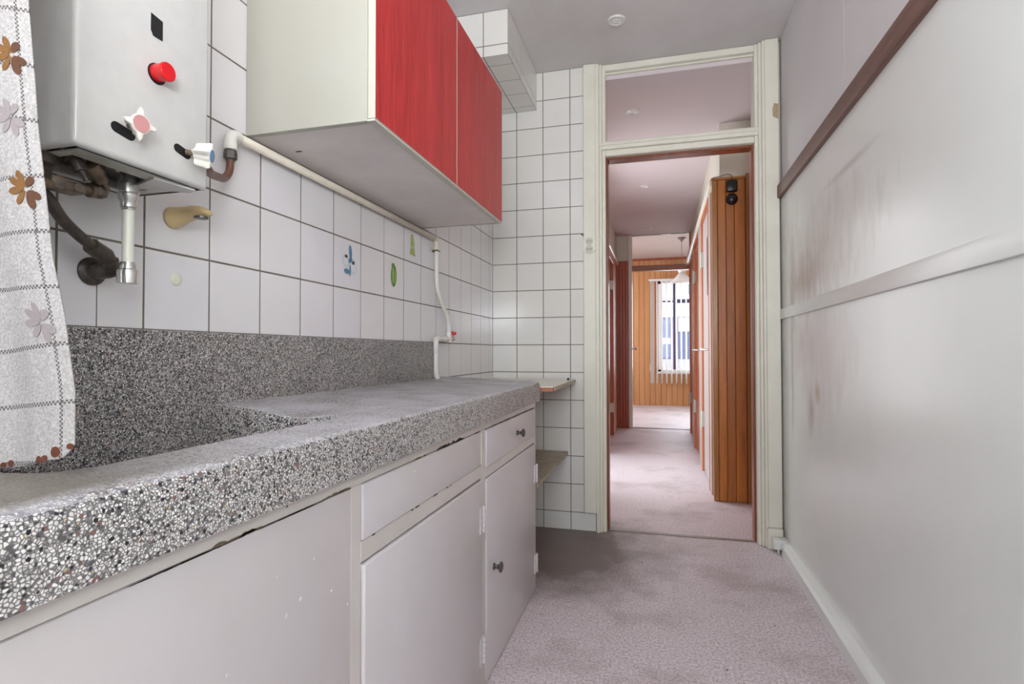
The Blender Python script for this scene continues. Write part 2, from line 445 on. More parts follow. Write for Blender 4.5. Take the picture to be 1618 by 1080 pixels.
def lathe(bm, origin, axis, prof, n=20, mi=0):
    """prof: list of (distance along axis, radius)"""
    o = Vector(origin); d = Vector(axis).normalized(); a = d.orthogonal().normalized(); b = d.cross(a)
    rings = []
    for t, r in prof:
        r = max(r, 1e-5)
        rings.append([bm.verts.new(o+d*t+(a*math.cos(q)+b*math.sin(q))*r) for q in [2*PI*j/n for j in range(n)]])
    for k in range(len(rings)-1):
        for j in range(n):
            bm.faces.new((rings[k][j], rings[k][(j+1) % n], rings[k+1][(j+1) % n], rings[k+1][j])).material_index = mi
    bm.faces.new(list(reversed(rings[0]))).material_index = mi; bm.faces.new(rings[-1]).material_index = mi
    return bm

def lathe_obj(name, origin, axis, prof, mat, parent=None, n=20):
    return obj(name, lathe(bmesh.new(), origin, axis, prof, n), mat, parent, autos=40)

def poly_prism(bm, pts, d, mi=0):
    d = Vector(d); a = [bm.verts.new(p) for p in pts]; b = [bm.verts.new(Vector(p)+d) for p in pts]
    n = len(pts)
    fs = [bm.faces.new(a), bm.faces.new(list(reversed(b)))]
    for i in range(n): fs.append(bm.faces.new((a[i], b[i], b[(i+1) % n], a[(i+1) % n])))
    for f in fs: f.material_index = mi
    bmesh.ops.recalc_face_normals(bm, faces=fs)
    return bm

def thing(name, label, cat, loc=(0, 0, 0), group=None):
    o = bpy.data.objects.new(name, None); COL.objects.link(o); o.location = loc
    o.empty_display_size = 0.05
    return tag(o, label, cat, group)
def tag(o, label, cat, group=None):
    o['label'] = label; o['category'] = cat
    if group: o['group'] = group
    return o
def struct(o, label=None):
    o['kind'] = 'structure'
    if label: o['label'] = label
    return o
PARENTS = []
def under(root):
    """parts below are made in world coordinates; keep them there under an Empty that is not at the origin"""
    PARENTS.append(root)
def settle():
    bpy.context.view_layer.update()
    for r in PARENTS:
        inv = r.matrix_world.inverted()
        for c in r.children:
            c.matrix_parent_inverse = inv

# ------------------------------------------------------------------ dimensions
XL, XR, YB, ZC = -0.904, 0.582, 2.948, 2.504
T = 0.15; Y0 = 1.08635; ZA = 1.29678; XBJ = -0.61264
YH = 7.10; YF = 10.22; ZH = 2.44; ZLIV = 2.66
YREAR = -1.35

# floor
fl = struct(box('floor', (-1.9, 2.6, YREAR-0.1, YF+0.1, -0.08, 0.0), 'floor'), 'mottled pinkish brown floor covering running through kitchen and hall')
# ceilings
struct(box('ceiling', (-1.05, 0.75, YREAR-0.1, YB+0.05, ZC, ZC+0.12), 'ceiling'), 'greyish white kitchen ceiling')
struct(box('ceiling', (-0.75, 0.80, YB+0.05, YH+0.04, ZH, ZH+0.18), 'hall_ceiling'), 'pinkish white hall ceiling')
struct(box('ceiling', (-1.9, 2.6, YH+0.04, YF+0.1, ZLIV, ZLIV+0.1), 'hall_ceiling'), 'bright living room ceiling')

# left wall with window hole (Y -0.95 .. 0.20, z 1.0 .. 2.2)
GX = XL-0.0006
bm = bmesh.new()
B(bm, -1.05, GX, YREAR-0.1, -0.95, 0, ZC); B(bm, -1.05, GX, -0.95, 0.20, 0, 1.0); B(bm, -1.05, GX, -0.95, 0.20, 2.2, ZC); B(bm, -1.05, GX, 0.20, YB, 0, ZC)
wl = struct(obj('wall_left', bm, 'grout'), 'left kitchen wall clad in white glazed tiles with grey joints')

tile_cache = {}
def tile_mesh(a, b, mat):
    key = (round(a, 4), round(b, 4), mat)
    if key not in tile_cache:
        bm = bmesh.new(); B(bm, 0, 0.0045, 0, a, 0, b)
        # front edge eased
        es = [e for e in bm.edges if all(v.co.x > 0.004 for v in e.verts)]
        bmesh.ops.bevel(bm, geom=es, offset=0.0004, segments=1, affect='EDGES')
        back = [f for f in bm.faces if all(v.co.x < 1e-6 for v in f.verts)]
        bmesh.ops.delete(bm, geom=back, context='FACES')
        me = bpy.data.meshes.new('tile'); bm.normal_update(); bm.to_mesh(me); bm.free(); me.materials.append(MT[mat])
        tile_cache[key] = me
    return tile_cache[key]
G = 0.0040
TILES = {}
def tile(parent, side, u0, u1, z0, z1, mat='tile', at=0.0, name='tile'):
    """side 'L': face at x=at facing +X, u = y; 'B': face at y=at facing -Y, u = x; 'U': underside, u=x, z->y"""
    a, b = u1-u0-G, z1-z0-G
    if a < 0.004 or b < 0.004: return None
    o = bpy.data.objects.new(name, tile_mesh(a, b, mat)); COL.objects.link(o); o.parent = parent
    j = lambda s: random.gauss(0, s)
    if side == 'L':
        M = Matrix.Translation((at-0.0045+j(0.00008), u0+G/2, z0+G/2)) @ Matrix.Rotation(j(0.0009), 4, 'Z') @ Matrix.Rotation(j(0.0009), 4, 'Y')
    elif side == 'B':   # local x -> -Y, local y -> +X
        R = Matrix(((0, 1, 0, 0), (-1, 0, 0, 0), (0, 0, 1, 0), (0, 0, 0, 1)))
        M = Matrix.Translation((u0+G/2, at+0.0045+j(0.00008), z0+G/2)) @ R @ Matrix.Rotation(j(0.0011), 4, 'Z') @ Matrix.Rotation(j(0.0011), 4, 'Y')
    else:               # underside: local x -> -Z, local y -> X, local z -> -Y ... keep right-handed
        R = Matrix(((0, 1, 0, 0), (0, 0, -1, 0), (-1, 0, 0, 0), (0, 0, 0, 1)))
        M = Matrix.Translation((u0+G/2, z1-G/2, at+0.0045)) @ R
    o.matrix_world = M
    return o

yj = [0.20] + [Y0+k*T for k in range(-5, 13)] + [YB]
zrows_hi = [ZA+k*T for k in range(-2, 8)] + [ZC]      # 0.997 ...
for i in range(len(yj)-1):
    for r in range(len(zrows_hi)-1):
        a, b = yj[i], yj[i+1]; z0, z1 = zrows_hi[r], zrows_hi[r+1]
        if z1-z0 < 0.012: continue
        if b-a < 0.012: continue
        if r == 0 and a < 0.7 < b:
            TILES[('cut', 0)] = tile(wl, 'L', a, 0.7015, z0, z1, at=XL)
            tile(wl, 'L', 0.6995, b, z0, z1, at=XL); continue
        TILES[(i, r)] = tile(wl, 'L', a, b, z0, z1, at=XL)
zlow = [0.0] + [ZA-k*T for k in range(8, 1, -1)]
for i in range(len(yj)-1):
    if yj[i+1] < 2.12: continue
    for r in range(len(zlow)-1):
        tile(wl, 'L', max(yj[i], 2.075), yj[i+1], zlow[r], zlow[r+1], at=XL)

# back wall (around the door frame)
GY = YB+0.0006
bm = bmesh.new()
B(bm, GX, -0.322, GY, 3.05, 0, ZC)
wb = struct(obj('wall_back', bm, 'grout'), 'tiled end wall left of the doorway')
xj = [XL, XBJ-T, XBJ, XBJ+T, -0.388]
xj[1] = XBJ-T
zb = [0.0] + [ZA-k*T for k in range(8, -8, -1)] + [ZC]
for i in range(len(xj)-1):
    for r in range(len(zb)-1):
        if zb[r+1]-zb[r] < 0.012: continue
        tile(wb, 'B', xj[i], xj[i+1]+(0.062 if (r == 0 and i == 3) else 0), zb[r], zb[r+1], 'tile_back', at=YB)

# tiled duct casing under the ceiling in the corner
SX, SY, SZ = -0.648, 2.352, 2.296
bm = bmesh.new(); B(bm, GX, SX-0.0006, SY+0.0006, GY, SZ+0.0006, ZC)
duct = tag(obj('duct_casing', bm, 'grout'), 'white tiled duct casing under the ceiling in the back left corner', 'duct casing')
zd = [SZ, ZA+7*T, ZC]
for r in range(2):
    for a, b in ((XL, -0.765), (-0.765, SX)):
        tile(duct, 'B', a, b, zd[r], zd[r+1], 'tile_back', at=SY)
    ys = [SY, 2.436, 2.586, 2.736, 2.886, YB]
    for a, b in zip(ys, ys[1:]):
        tile(duct, 'L', a, b, zd[r], zd[r+1], 'tile_back', at=SX)
for a, b in zip(ys, ys[1:]):
    for c, d in ((XL, -0.765), (-0.765, SX)):
        tile(duct, 'U', c, d, a, b, 'tile_back', at=SZ)

# right wall: lower sheet proud of the upper part, rail, batten, baseboard
wr = struct(box('wall_right', (XR+0.010, 0.75, YREAR-0.1, 3.05, 0, ZC), 'rwall_up'), 'smooth pale right hand wall')
bm = bmesh.new(); B(bm, XR, XR+0.010, YREAR, YB+0.03, 0, 1.735)
obj('wall_sheet', bm, 'rwall', wr)['label'] = 'glossy stained lower wall sheet'
yseam = 1.988
box('upper_panel', (XR+0.006, XR+0.010, yseam+0.0015, YB+0.03, 1.765, ZC-0.002), 'rwall_up', wr)
box('upper_panel', (XR+0.006, XR+0.010, 0.768, yseam-0.0015, 1.765, ZC-0.002), 'rwall_up', wr)
box('upper_panel', (XR+0.006, XR+0.010, YREAR, 0.765, 1.765, ZC-0.002), 'rwall_up', wr)
# brown rail with rounded nose
bm = bmesh.new(); B(bm, XR-0.018, XR+0.006, YREAR, YB-0.004, 1.708, 1.772, 0.005, 2)
struct(obj('trim_1', bm, 'rail', autos=35), 'brown wooden rail along the upper right wall')
bm = bmesh.new(); B(bm, XR-0.009, XR, YREAR, YB+0.02, 1.115, 1.165, 0.0025, 2)
struct(obj('trim_2', bm, 'rtrim', autos=35), 'white painted batten across the middle of the right wall')
bm = bmesh.new()
prof = [(XR, 0), (XR-0.030, 0), (XR-0.030, 0.045), (XR-0.022, 0.058), (XR-0.008, 0.062), (XR, 0.066)]
poly_prism(bm, [(x, YREAR, z) for x, z in prof], (0, 2.83-YREAR, 0))
struct(obj('baseboard_right', bm, 'rtrim', autos=20), 'white painted skirting along the right wall')

# rear wall behind the camera with a window/door opening
bm = bmesh.new()
B(bm, -0.91, -0.75, YREAR-0.1, YREAR, 0, ZC); B(bm, 0.45, XR, YREAR-0.1, YREAR, 0, ZC)
B(bm, -0.75, 0.45, YREAR-0.1, YREAR, 2.25, ZC); B(bm, -0.75, 0.45, YREAR-0.1, YREAR, 0, 0.7)
struct(obj('wall_rear', bm, 'plaster'))
def window_frame(name, plane, at, u0, u1, z0, z1, th=0.05, mat='winwhite', div=1):
    e = bmesh.new()
    def bar(a, b, c, d):
        if plane == 'Y': B(e, a, b, at-0.03, at+0.03, c, d, 0.004)
        else: B(e, at-0.03, at+0.03, a, b, c, d, 0.004)
    bar(u0, u0+th, z0, z1); bar(u1-th, u1, z0, z1); bar(u0+th, u1-th, z0, z0+th); bar(u0+th, u1-th, z1-th, z1)
    for k in range(1, div): um = u0+(u1-u0)*k/div; bar(um-th/2, um+th/2, z0+th, z1-th)
    o = struct(obj(name, e, mat)); e = bmesh.new()
    if plane == 'Y': B(e, u0+th, u1-th, at-0.003, at+0.003, z0+th, z1-th)
    else: B(e, at-0.003, at+0.003, u0+th, u1-th, z0+th, z1-th)
    obj('pane', e, 'pane', o)
    return o
window_frame('window_2', 'Y', YREAR-0.05, -0.75, 0.45, 0.7, 2.25, div=2)
window_frame('window_3', 'X', -0.99, -0.95, 0.20, 1.0, 2.2, div=2)

# ------------------------------------------------------------------ kitchen door frame (door_1)
door1 = bpy.data.objects.new('door_1', None); COL.objects.link(door1)
struct(door1, 'white painted door frame with transom light in the end wall'); door1.location = (0.1, YB, 0); under(door1)
def stepped_post(name, xs, z0, z1):
    bm = bmesh.new()
    for (a, b, f) in xs: B(bm, a, b, f, 3.06, z0, z1, 0.003)
    return obj(name, bm, 'frame', door1)
# left: flat board, bead, moulding
box('casing_board', (-0.388, -0.322, 2.924, 2.962, 0.102, 2.503), 'frame', door1, 0.003)
stepped_post('jamb', [(-0.324, -0.305, 2.930, ), (-0.305, -0.290, 2.942), (-0.290, -0.272, 2.954)], 0, 2.503)
stepped_post('jamb', [(0.469, 0.486, 2.950), (0.486, 0.500, 2.938), (0.500, 0.514, 2.926)], 0, 2.503)
box('casing_board', (0.512, 0.5755, 2.918, 2.962, 0.10, 2.503), 'frame', door1, 0.003)
box('plinth_block', (0.506, 0.5755, 2.900, 2.962, 0.0, 0.10), 'frame', door1, 0.004)
bm = bmesh.new()
B(bm, -0.290, 0.486, 2.942, 3.06, 2.040, 2.082, 0.003); B(bm, -0.272, 0.469, 2.954, 3.06, 2.008, 2.040, 0.003)
B(bm, -0.305, 0.50, 2.936, 3.0, 2.060, 2.074, 0.003)
obj('transom_rail', bm, 'frame', door1)
box('head_rail', (-0.30, 0.50, 2.955, 3.06, 2.470, 2.503), 'frame', door1, 0.003)
box('transom_glass', (-0.289, 0.485, 3.000, 3.004, 2.083, 2.469), 'glass', door1)
# glazing beads round the transom light
bm = bmesh.new()
B(bm, -0.289, -0.281, 2.980, 3.000, 2.083, 2.469); B(bm, 0.477, 0.485, 2.980, 3.000, 2.083, 2.469)
B(bm, -0.281, 0.477, 2.980, 3.000, 2.083, 2.091); B(bm, -0.281, 0.477, 2.980, 3.0, 2.461, 2.469)
obj('glazing_bead', bm, 'frame', door1)
# varnished rebate at the hall side
box('rebate_strip', (-0.272, -0.262, 2.99, 3.06, 0.0, 2.008), 'reveal', door1, 0.002)
box('rebate_strip', (0.459, 0.469, 2.99, 3.06, 0.0, 2.008), 'reveal', door1, 0.002)
box('rebate_strip', (-0.262, 0.459, 2.99, 3.06, 1.996, 2.008), 'reveal', door1, 0.002)
bm = bmesh.new()
poly_prism(bm, [(0.548, 2.9175, 2.115), (0.572, 2.9175, 2.10), (0.5745, 2.9175, 2.175), (0.553, 2.9175, 2.18), (0.546, 2.9175, 2.15)], (0, 0.001, 0))
obj('bare_patch', bm, 'peel', door1)['label'] = 'tan patch of missing paint'
# threshold strip
bm = bmesh.new(); B(bm, -0.272, 0.469, 2.985, 3.012, 0.0, 0.004, 0.0015)
struct(obj('trim_3', bm, 'threshold'), 'thin metal threshold strip in the kitchen doorway')

# ------------------------------------------------------------------ hall shell
bm = bmesh.new()   # wall above/right of the frame: solid bits
B(bm, -0.75, -0.322, 3.051, 3.10, 0, ZH); B(bm, 0.512, 0.62, 3.061, 3.10, 0, ZH)
B(bm, 0.576, 0.62, 2.9635, 3.061, 0, ZC)
struct(obj('wall_hall_near', bm, 'cream'))
# left hall wall with an unseen opening added for fill light between Y 3.9 and 5.2
bm = bmesh.new()
B(bm, -0.62, -0.52, 3.10, 3.9, 0, ZH); B(bm, -0.62, -0.52, 5.2, 5.45, 0, ZH); B(bm, -0.62, -0.52, 3.9, 5.2, 2.2, ZH)
B(bm, -0.62, -0.52, 5.45, YH+0.1, 2.065, ZH); B(bm, -0.62, -0.52, 6.84, YH+0.1, 0, 2.065)
struct(obj('wall_hall_left', bm, 'cream'), 'cream left wall of the hall above the brown door')
# brown door and casing on the left
dl = bpy.data.objects.new('door_2', None); COL.objects.link(dl); struct(dl, 'red brown door in the left wall of the hall'); dl.location = (-0.55, 6.1, 0); under(dl)
box('leaf', (-0.60, -0.555, 5.48, 6.42, 0.01, 1.98), 'redwood', dl, 0.004)
box('casing', (-0.62, -0.505, 6.42, 6.84, 0.0, 2.065), 'redcase', dl, 0.006)
box('casing', (-0.62, -0.505, 5.45, 5.48, 0.0, 2.065), 'redcase', dl, 0.004)
box('head_casing', (-0.62, -0.505, 5.48, 6.42, 1.98, 2.065), 'redcase', dl, 0.004)
box('top_moulding', (-0.52, -0.490, 5.40, YH-0.005, 2.065, 2.10), 'frame', dl, 0.006)
for z in (1.73, 0.32):
    bm = bmesh.new(); B(bm, -0.555, -0.520, 6.36, 6.415, z-0.05, z+0.05, 0.003); tube(bm, [(-0.515, 6.41, z-0.055), (-0.515, 6.41, z+0.055)], 0.009)
    obj('hinge', bm, 'socket', dl)['label'] = 'cream painted hinge'
bm = bmesh.new(); lathe(bm, (-0.555, 5.62, 1.05), (1, 0, 0), [(0, 0.02), (0.01, 0.02), (0.012, 0.009), (0.05, 0.009)], 14)
tube(bm, [(-0.51, 5.62, 1.05), (-0.51, 5.75, 1.05)], 0.008); obj('door_handle', bm, 'chrome', dl)

# end-of-hall wall and wide opening with header, transom and pale jamb
bm = bmesh.new(); B(bm, -0.52, -0.372, YH+0.005, YH+0.10, 2.105, ZH); B(bm, 0.40, 0.80, YH+0.005, YH+0.1, 0, ZH)
B(bm, -1.9, -0.52, YH+0.005, YH+0.1, 0, ZLIV); B(bm, 0.80, 2.6, YH+0.005, YH+0.1, 0, ZLIV); B(bm, -0.52, 0.80, YH+0.005, YH+0.10, ZH, ZLIV)
struct(obj('wall_hall_end', bm, 'cream'), 'cream wall above the opening to the living room')
we = bpy.data.objects.new('trim_4', None); COL.objects.link(we); struct(we, 'red brown panelling beside the opening at the end of the hall'); we.location = (-0.45, YH, 0); under(we)
px = [-0.52, -0.483, -0.446, -0.409, -0.372]
for a, b in zip(px, px[1:]): box('board', (a+0.001, b-0.001, YH-0.012, YH+0.09, 0.0, 2.10), 'redwood', we, 0.003)
box('top_strip', (-0.52, -0.372, YH-0.016, YH+0.005, 2.10, 2.115), 'redwood', we)
d3 = bpy.data.objects.new('door_3', None); COL.objects.link(d3); struct(d3, 'wide framed opening with transom light at the end of the hall'); d3.location = (0, YH, 0); under(d3)
box('jamb', (-0.371, -0.325, YH-0.01, YH+0.12, 0, ZH), 'frame', d3, 0.004)
box('jamb', (0.372, 0.40, YH-0.01, YH+0.12, 0, ZH-0.001), 'redcase', d3, 0.004)
box('header', (-0.325, 0.372, YH-0.005, YH+0.09, 1.985, 2.052), 'headwood', d3, 0.004)
box('transom_glass', (-0.325, 0.372, YH+0.04, YH+0.045, 2.052, ZH-0.002), 'lampshade', d3)
bm = bmesh.new(); B(bm, -0.325, 0.372, YH-0.01, YH+0.03, 0, 0.006, 0.002)
struct(obj('trim_5', bm, 'winframe'), 'dark threshold strip at the living room')
bm = bmesh.new(); lathe(bm, (-0.325, YH+0.01, 1.0), (1, 0, 0), [(0, 0.016), (0.006, 0.016), (0.008, 0.008), (0.03, 0.008), (0.033, 0.018), (0.045, 0.02), (0.055, 0.012)], 14)
obj('door_knob', bm, 'chrome', d3)

# right side of the hall: clad cupboard end, cornice, white doors with brown jambs
bm = bmesh.new()
B(bm, 0.385, 0.62, 3.755, YH+0.005, 2.085, ZH); B(bm, 0.60, 0.70, 3.10, 3.755, 0, ZH); 
struct(obj('wall_hall_right', bm, 'cream'), 'cream strip of wall above the doors on the right of the hall')
cb = thing('cupboard_end', 'brown varnished board clad cupboard end on the right of the hall', 'cladding', (0.45, 3.76, 0)); under(cb)
box('carcass', (0.345, 0.598, 3.762, 3.90, 0.0, 2.06), 'clad', cb)
bx = [0.336, 0.369, 0.420, 0.472, 0.538]
for i, (a, b) in enumerate(zip(bx, bx[1:])):
    box('board', (a+0.0012, b-0.0012, 3.744, 3.762, 0.002, 2.066), 'cladtrim' if i == 0 else 'clad', cb, 0.003)
box('corner_post', (0.539, 0.577, 3.735, 3.762, 0.002, 2.095), 'cladtrim', cb, 0.003)
box('cap_strip', (0.332, 0.539, 3.738, 3.762, 2.066, 2.082), 'cladtrim', cb, 0.002)
box('wall_filler', (0.385, 0.60, 3.762, 3.80, 2.0825, 2.0845), 'cladtrim', cb)
# doors along x = 0.34
def side_door(name, label, y0, y1, xw, leafmat, glass=None, handle=None):
    d = bpy.data.objects.new(name, None); COL.objects.link(d); struct(d, label); d.location = (xw, (y0+y1)/2, 0); under(d)
    box('leaf', (xw+0.004, xw+0.040, y0+0.05, y1-0.05, 0.012, 1.99), leafmat, d, 0.003)
    box('jamb', (xw-0.012, xw+0.06, y0, y0+0.045, 0, 2.03), 'redcase', d, 0.004)
    box('jamb', (xw-0.012, xw+0.06, y1-0.045, y1, 0, 2.03), 'redcase', d, 0.004)
    box('head_casing', (xw-0.012, xw+0.06, y0+0.045, y1-0.045, 1.99, 2.03), 'redcase', d, 0.003)
    for z in (1.70, 0.42):
        bm = bmesh.new(); B(bm, xw-0.004, xw+0.003, y1-0.085, y1-0.050, z-0.06, z+0.06, 0.001); tube(bm, [(xw-0.012, y1-0.055, z-0.065), (xw-0.012, y1-0.055, z+0.065)], 0.009)
        obj('hinge', bm, 'edge', d)['label'] = 'cream hinge'
    if glass: box('dark_pane', (xw+0.001, xw+0.0045, glass[0], glass[1], 1.375, 1.80), 'bakelite', d)
    if handle:
        bm = bmesh.new(); B(bm, xw-0.002, xw+0.004, handle-0.018, handle+0.018, 0.90, 1.03, 0.001)
        tube(bm, [(xw, handle, 0.975), (xw-0.045, handle, 0.975), (xw-0.05, handle+0.01, 0.975), (xw-0.05, handle+0.11, 0.975)], 0.008, 10)
        obj('door_handle', bm, 'chrome', d)
    return d
box_j = box('trim_6', (0.336, 0.40, 3.902, 4.0, 0, 2.03), 'doorwhite', None, 0.003); struct(box_j, 'white painted stile beside the cupboard end')
side_door('door_4', 'white hall door with dark pane and lever handle nearest the kitchen', 4.0, 4.72, 0.345, 'doorwhite', (4.1, 4.28), 4.14)
struct(box('trim_7', (0.336, 0.40, 4.722, 5.02, 0, 2.03), 'doorwhite', None, 0.003), 'white strip between the hall doors')
side_door('door_5', 'second hall door on the right behind the white one', 5.02, 5.80, 0.350, 'redcase', None, 5.16)
struct(box('trim_8', (0.345, 0.40, 5.802, 6.05, 0, 2.03), 'doorwhite', None, 0.003), 'second white strip on the right of the hall')
side_door('door_6', 'last brown door on the right of the hall', 6.05, 6.85, 0.365, 'redwood')
struct(box('trim_9', (0.365, 0.40, 6.852, YH-0.011, 0, 2.03), 'redwood', None, 0.003), 'brown panel at the far right end of the hall')
bm = bmesh.new(); B(bm, 0.322, 0.40, 3.765, YH-0.012, 2.031, 2.083, 0.008, 2)
struct(obj('trim_10', bm, 'frame', autos=35), 'white cornice moulding over the hall doors')
# brown door on the right just past the kitchen door
d7 = bpy.data.objects.new('door_7', None); COL.objects.link(d7); struct(d7, 'brown door immediately right of the kitchen doorway'); d7.location = (0.6, 3.4, 0); under(d7)
box('leaf', (0.584, 0.599, 3.13, 3.66, 0.01, 1.93), 'redwood', d7, 0.003)
box('casing', (0.574, 0.599, 3.66, 3.734, 0, 2.0), 'redcase', d7, 0.003)
box('head_casing', (0.574, 0.599, 3.11, 3.66, 1.93, 2.0), 'redcase', d7, 0.003)

# door bell on the cladding
db = thing('door_bell', 'black two part door bell high on the brown cladding', 'door bell', (0.455, 3.744, 1.97)); under(db)
bm = bmesh.new(); B(bm, 0.422, 0.490, 3.712, 3.744, 1.978, 2.055, 0.010, 3); obj('housing', bm, 'bakelite', db, autos=40)
lathe_obj('gong', (0.456, 3.744, 1.935), (0, -1, 0), [(0, 0.036), (0.012, 0.037), (0.022, 0.032), (0.030, 0.020), (0.033, 0.006)], 'bakelite', db, 24)
bm = bmesh.new(); tube(bm, smooth_path([(0.452, 3.735, 2.05), (0.455, 3.733, 2.088), (0.42, 3.735, 2.096), (0.38, 3.737, 2.086), (0.345, 3.738, 2.084)], 5), 0.0022, 8)
obj('cable', bm, 'darkpipe', db)

# ------------------------------------------------------------------ living room
bm = bmesh.new(); B(bm, -1.9, -1.8, YH+0.1, YF, 0, 0.7); B(bm, -1.9, -1.8, YH+0.1, 7.6, 0.7, 2.4); B(bm, -1.9, -1.8, 9.6, YF, 0.7, 2.4); B(bm, -1.9, -1.8, YH+0.1, YF, 2.4, ZLIV)
struct(obj('wall_living_left', bm, 'cream'))
struct(box('wall_living_right', (2.5, 2.6, YH+0.1, YF, 0, ZLIV), 'cream'))
WX0, WX1, WZ0, WZ1 = -0.01, 2.25, 0.60, 2.23
bm = bmesh.new(); B(bm, -1.9, WX0, YF+0.005, YF+0.12, 0, ZLIV); B(bm, WX1, 2.6, YF+0.005, YF+0.12, 0, ZLIV); B(bm, WX0, WX1, YF+0.005, YF+0.12, 0, WZ0); B(bm, WX0, WX1, YF+0.005, YF+0.12, WZ1, ZLIV)
wf = struct(obj('wall_far', bm, 'redwood'), 'orange pine boarded far wall of the living room')
x = -1.20
while x < 2.40:
    a, b = x+0.002, x+0.093
    if a >= WX1 or b <= WX0:
        box('board', (a, b, YF-0.010, YF+0.005, 0.0, 2.62), 'farwood', wf, 0.004)
    else:
        box('board', (a, b, YF-0.010, YF+0.005, 0.0, WZ0-0.03), 'farwood', wf, 0.004)
        box('board', (a, b, YF-0.010, YF+0.005, WZ1+0.03, 2.62), 'farwood', wf, 0.004)
    x += 0.095
w1 = struct(obj('window_1', B(B(B(B(bmesh.new(), WX0, WX0+0.045, YF, YF+0.08, WZ0, WZ1), WX1-0.045, WX1, YF, YF+0.08, WZ0, WZ1), WX0, WX1, YF, YF+0.08, WZ0, WZ0+0.045), WX0, WX1, YF, YF+0.08, WZ1-0.04, WZ1), 'winwhite'), 'living room window with dark glazing bars behind vertical blinds')
for q in (0.27, 1.2): box('mullion', (q-0.022, q+0.022, YF+0.02, YF+0.07, WZ0+0.045, WZ1-0.04), 'winframe', w1)
for (a, b, c, d) in ((WX0+0.045, 0.248, 1.855, 1.885), (0.292, 1.178, 1.835, 1.905), (1.222, WX1-0.045, 1.855, 1.885)):
    box('transom_bar', (a, b, YF+0.02, YF+0.07, c, d), 'winframe', w1)
for (a, b) in ((WX0+0.045, 0.248), (0.292, 1.178), (1.222, WX1-0.045)):
    box('pane', (a, b, YF+0.043, YF+0.047, WZ0+0.045, 1.835), 'pane', w1); box('pane', (a, b, YF+0.043, YF+0.047, 1.905, WZ1-0.04), 'pane', w1)
box('sill', (WX0-0.04, WX1+0.04, YF-0.04, YF+0.0, WZ0-0.03, WZ0+0.01), 'winwhite', w1, 0.004)
vb = thing('vertical_blind', 'white vertical slat blind hanging in front of the living room window', 'blind', (0.8, YF-0.12, 2.24)); under(vb)
box('head_rail', (-0.17, 2.3, YF-0.145, YF-0.105, 2.225, 2.262), 'winwhite', vb, 0.004)
k = 0; x = -0.115
while x < 2.25:
    bm = bmesh.new(); hw = 0.044; L = 1.82
    ang = math.radians(70) if k else math.radians(35)
    top = 2.222
    cx = math.cos(ang)*hw; sy = math.sin(ang)*hw
    pts = []
    for s in (-1, -0.33, 0.33, 1):
        bow = 0.006*(1-s*s)
        pts.append((x+s*cx+bow*math.sin(ang), YF-0.125+s*sy-bow*math.cos(ang)))
    lo = [bm.verts.new((p[0], p[1], top-L)) for p in pts]; hi = [bm.verts.new((p[0], p[1], top)) for p in pts]
    for i in range(3): bm.faces.new((lo[i], lo[i+1], hi[i+1], hi[i]))
    r = bmesh.ops.solidify(bm, geom=bm.faces[:], thickness=0.0012)
    obj('slat', bm, 'blind', vb)
    x += 0.083; k += 1
bm = bmesh.new(); tube(bm, [(-0.145, YF-0.125, 2.222), (-0.145, YF-0.125, 0.74)], 0.003, 6); tube(bm, [(-0.145, YF-0.125, 0.74), (-0.145, YF-0.125, 0.62)], 0.012, 8)
obj('pull_cord', bm, 'winwhite', vb)
# pendant lamp
pl = thing('pendant_lamp', 'glass pendant lamp on a thin cord in the living room', 'lamp', (0.335, 8.5, ZLIV)); under(pl)
lathe_obj('ceiling_rose', (0.335, 8.5, ZLIV), (0, 0, -1), [(0, 0.062), (0.012, 0.060), (0.035, 0.03), (0.055, 0.01), (0.062, 0.006)], 'lampgrey', pl)
bm = bmesh.new(); tube(bm, [(0.335, 8.5, ZLIV-0.05), (0.335, 8.5, 2.21)], 0.004, 8); obj('cord', bm, 'lampgrey', pl)
lathe_obj('neck', (0.335, 8.5, 2.215), (0, 0, -1), [(0, 0.02), (0.01, 0.06), (0.06, 0.055), (0.08, 0.04)], 'blind', pl)
bm = bmesh.new(); o3 = Vector((0.335, 8.5, 0))
prof = [(2.135, 0.045), (2.10, 0.07), (2.05, 0.11), (2.015, 0.145), (2.00, 0.148)]
rr = [[bm.verts.new(o3+Vector((r*math.cos(t), r*math.sin(t), z))) for t in [2*PI*j/28 for j in range(28)]] for z, r in prof]
for a, b in zip(rr, rr[1:]):
    for j in range(28): bm.faces.new((a[j], a[(j+1) % 28], b[(j+1) % 28], b[j]))
bmesh.ops.solidify(bm, geom=bm.faces[:], thickness=0.003)
obj('shade', bm, 'blind', pl, smooth=True)

# street beyond the window
struct(box('ground', (-8, 12, YF+0.2, 30, -0.35, -0.25), 'pavement'), 'light paving outside the window')
hs = thing('house', 'pale house across the street seen through the living room window', 'house', (2, 22, -0.25)); under(hs)
box('wall', (-6, 12, 22, 22.3, -0.25, 6.5), 'render_wall', hs)
box('band', (-6, 12, 21.94, 22.0, 2.32, 2.56), 'housewhite', hs, 0.01)
box('overexposed_wall', (-6, 12, 21.96, 22.0, 3.1, 6.5), 'housewhite', hs, 0.01)  # overexposed glare on the upper facade, put into its white colour
for i, (a, b) in enumerate(((-2.6, -1.2), (-0.75, 0.46), (0.72, 1.9), (2.5, 4.0))):
    box('pane', (a, b, 21.97, 22.0, 0.70, 2.28), 'houseglass', hs, 0.01)
    if i > 1: box('top_light', (a, b, 21.95, 21.97, 1.75, 2.28), 'render_wall', hs, 0.005)
for a in (-1.0, 0.50, 2.05): box('pier', (a, a+0.18, 21.93, 22.0, -0.25, 2.32), 'brick', hs, 0.01)
rnd = random.Random(3)
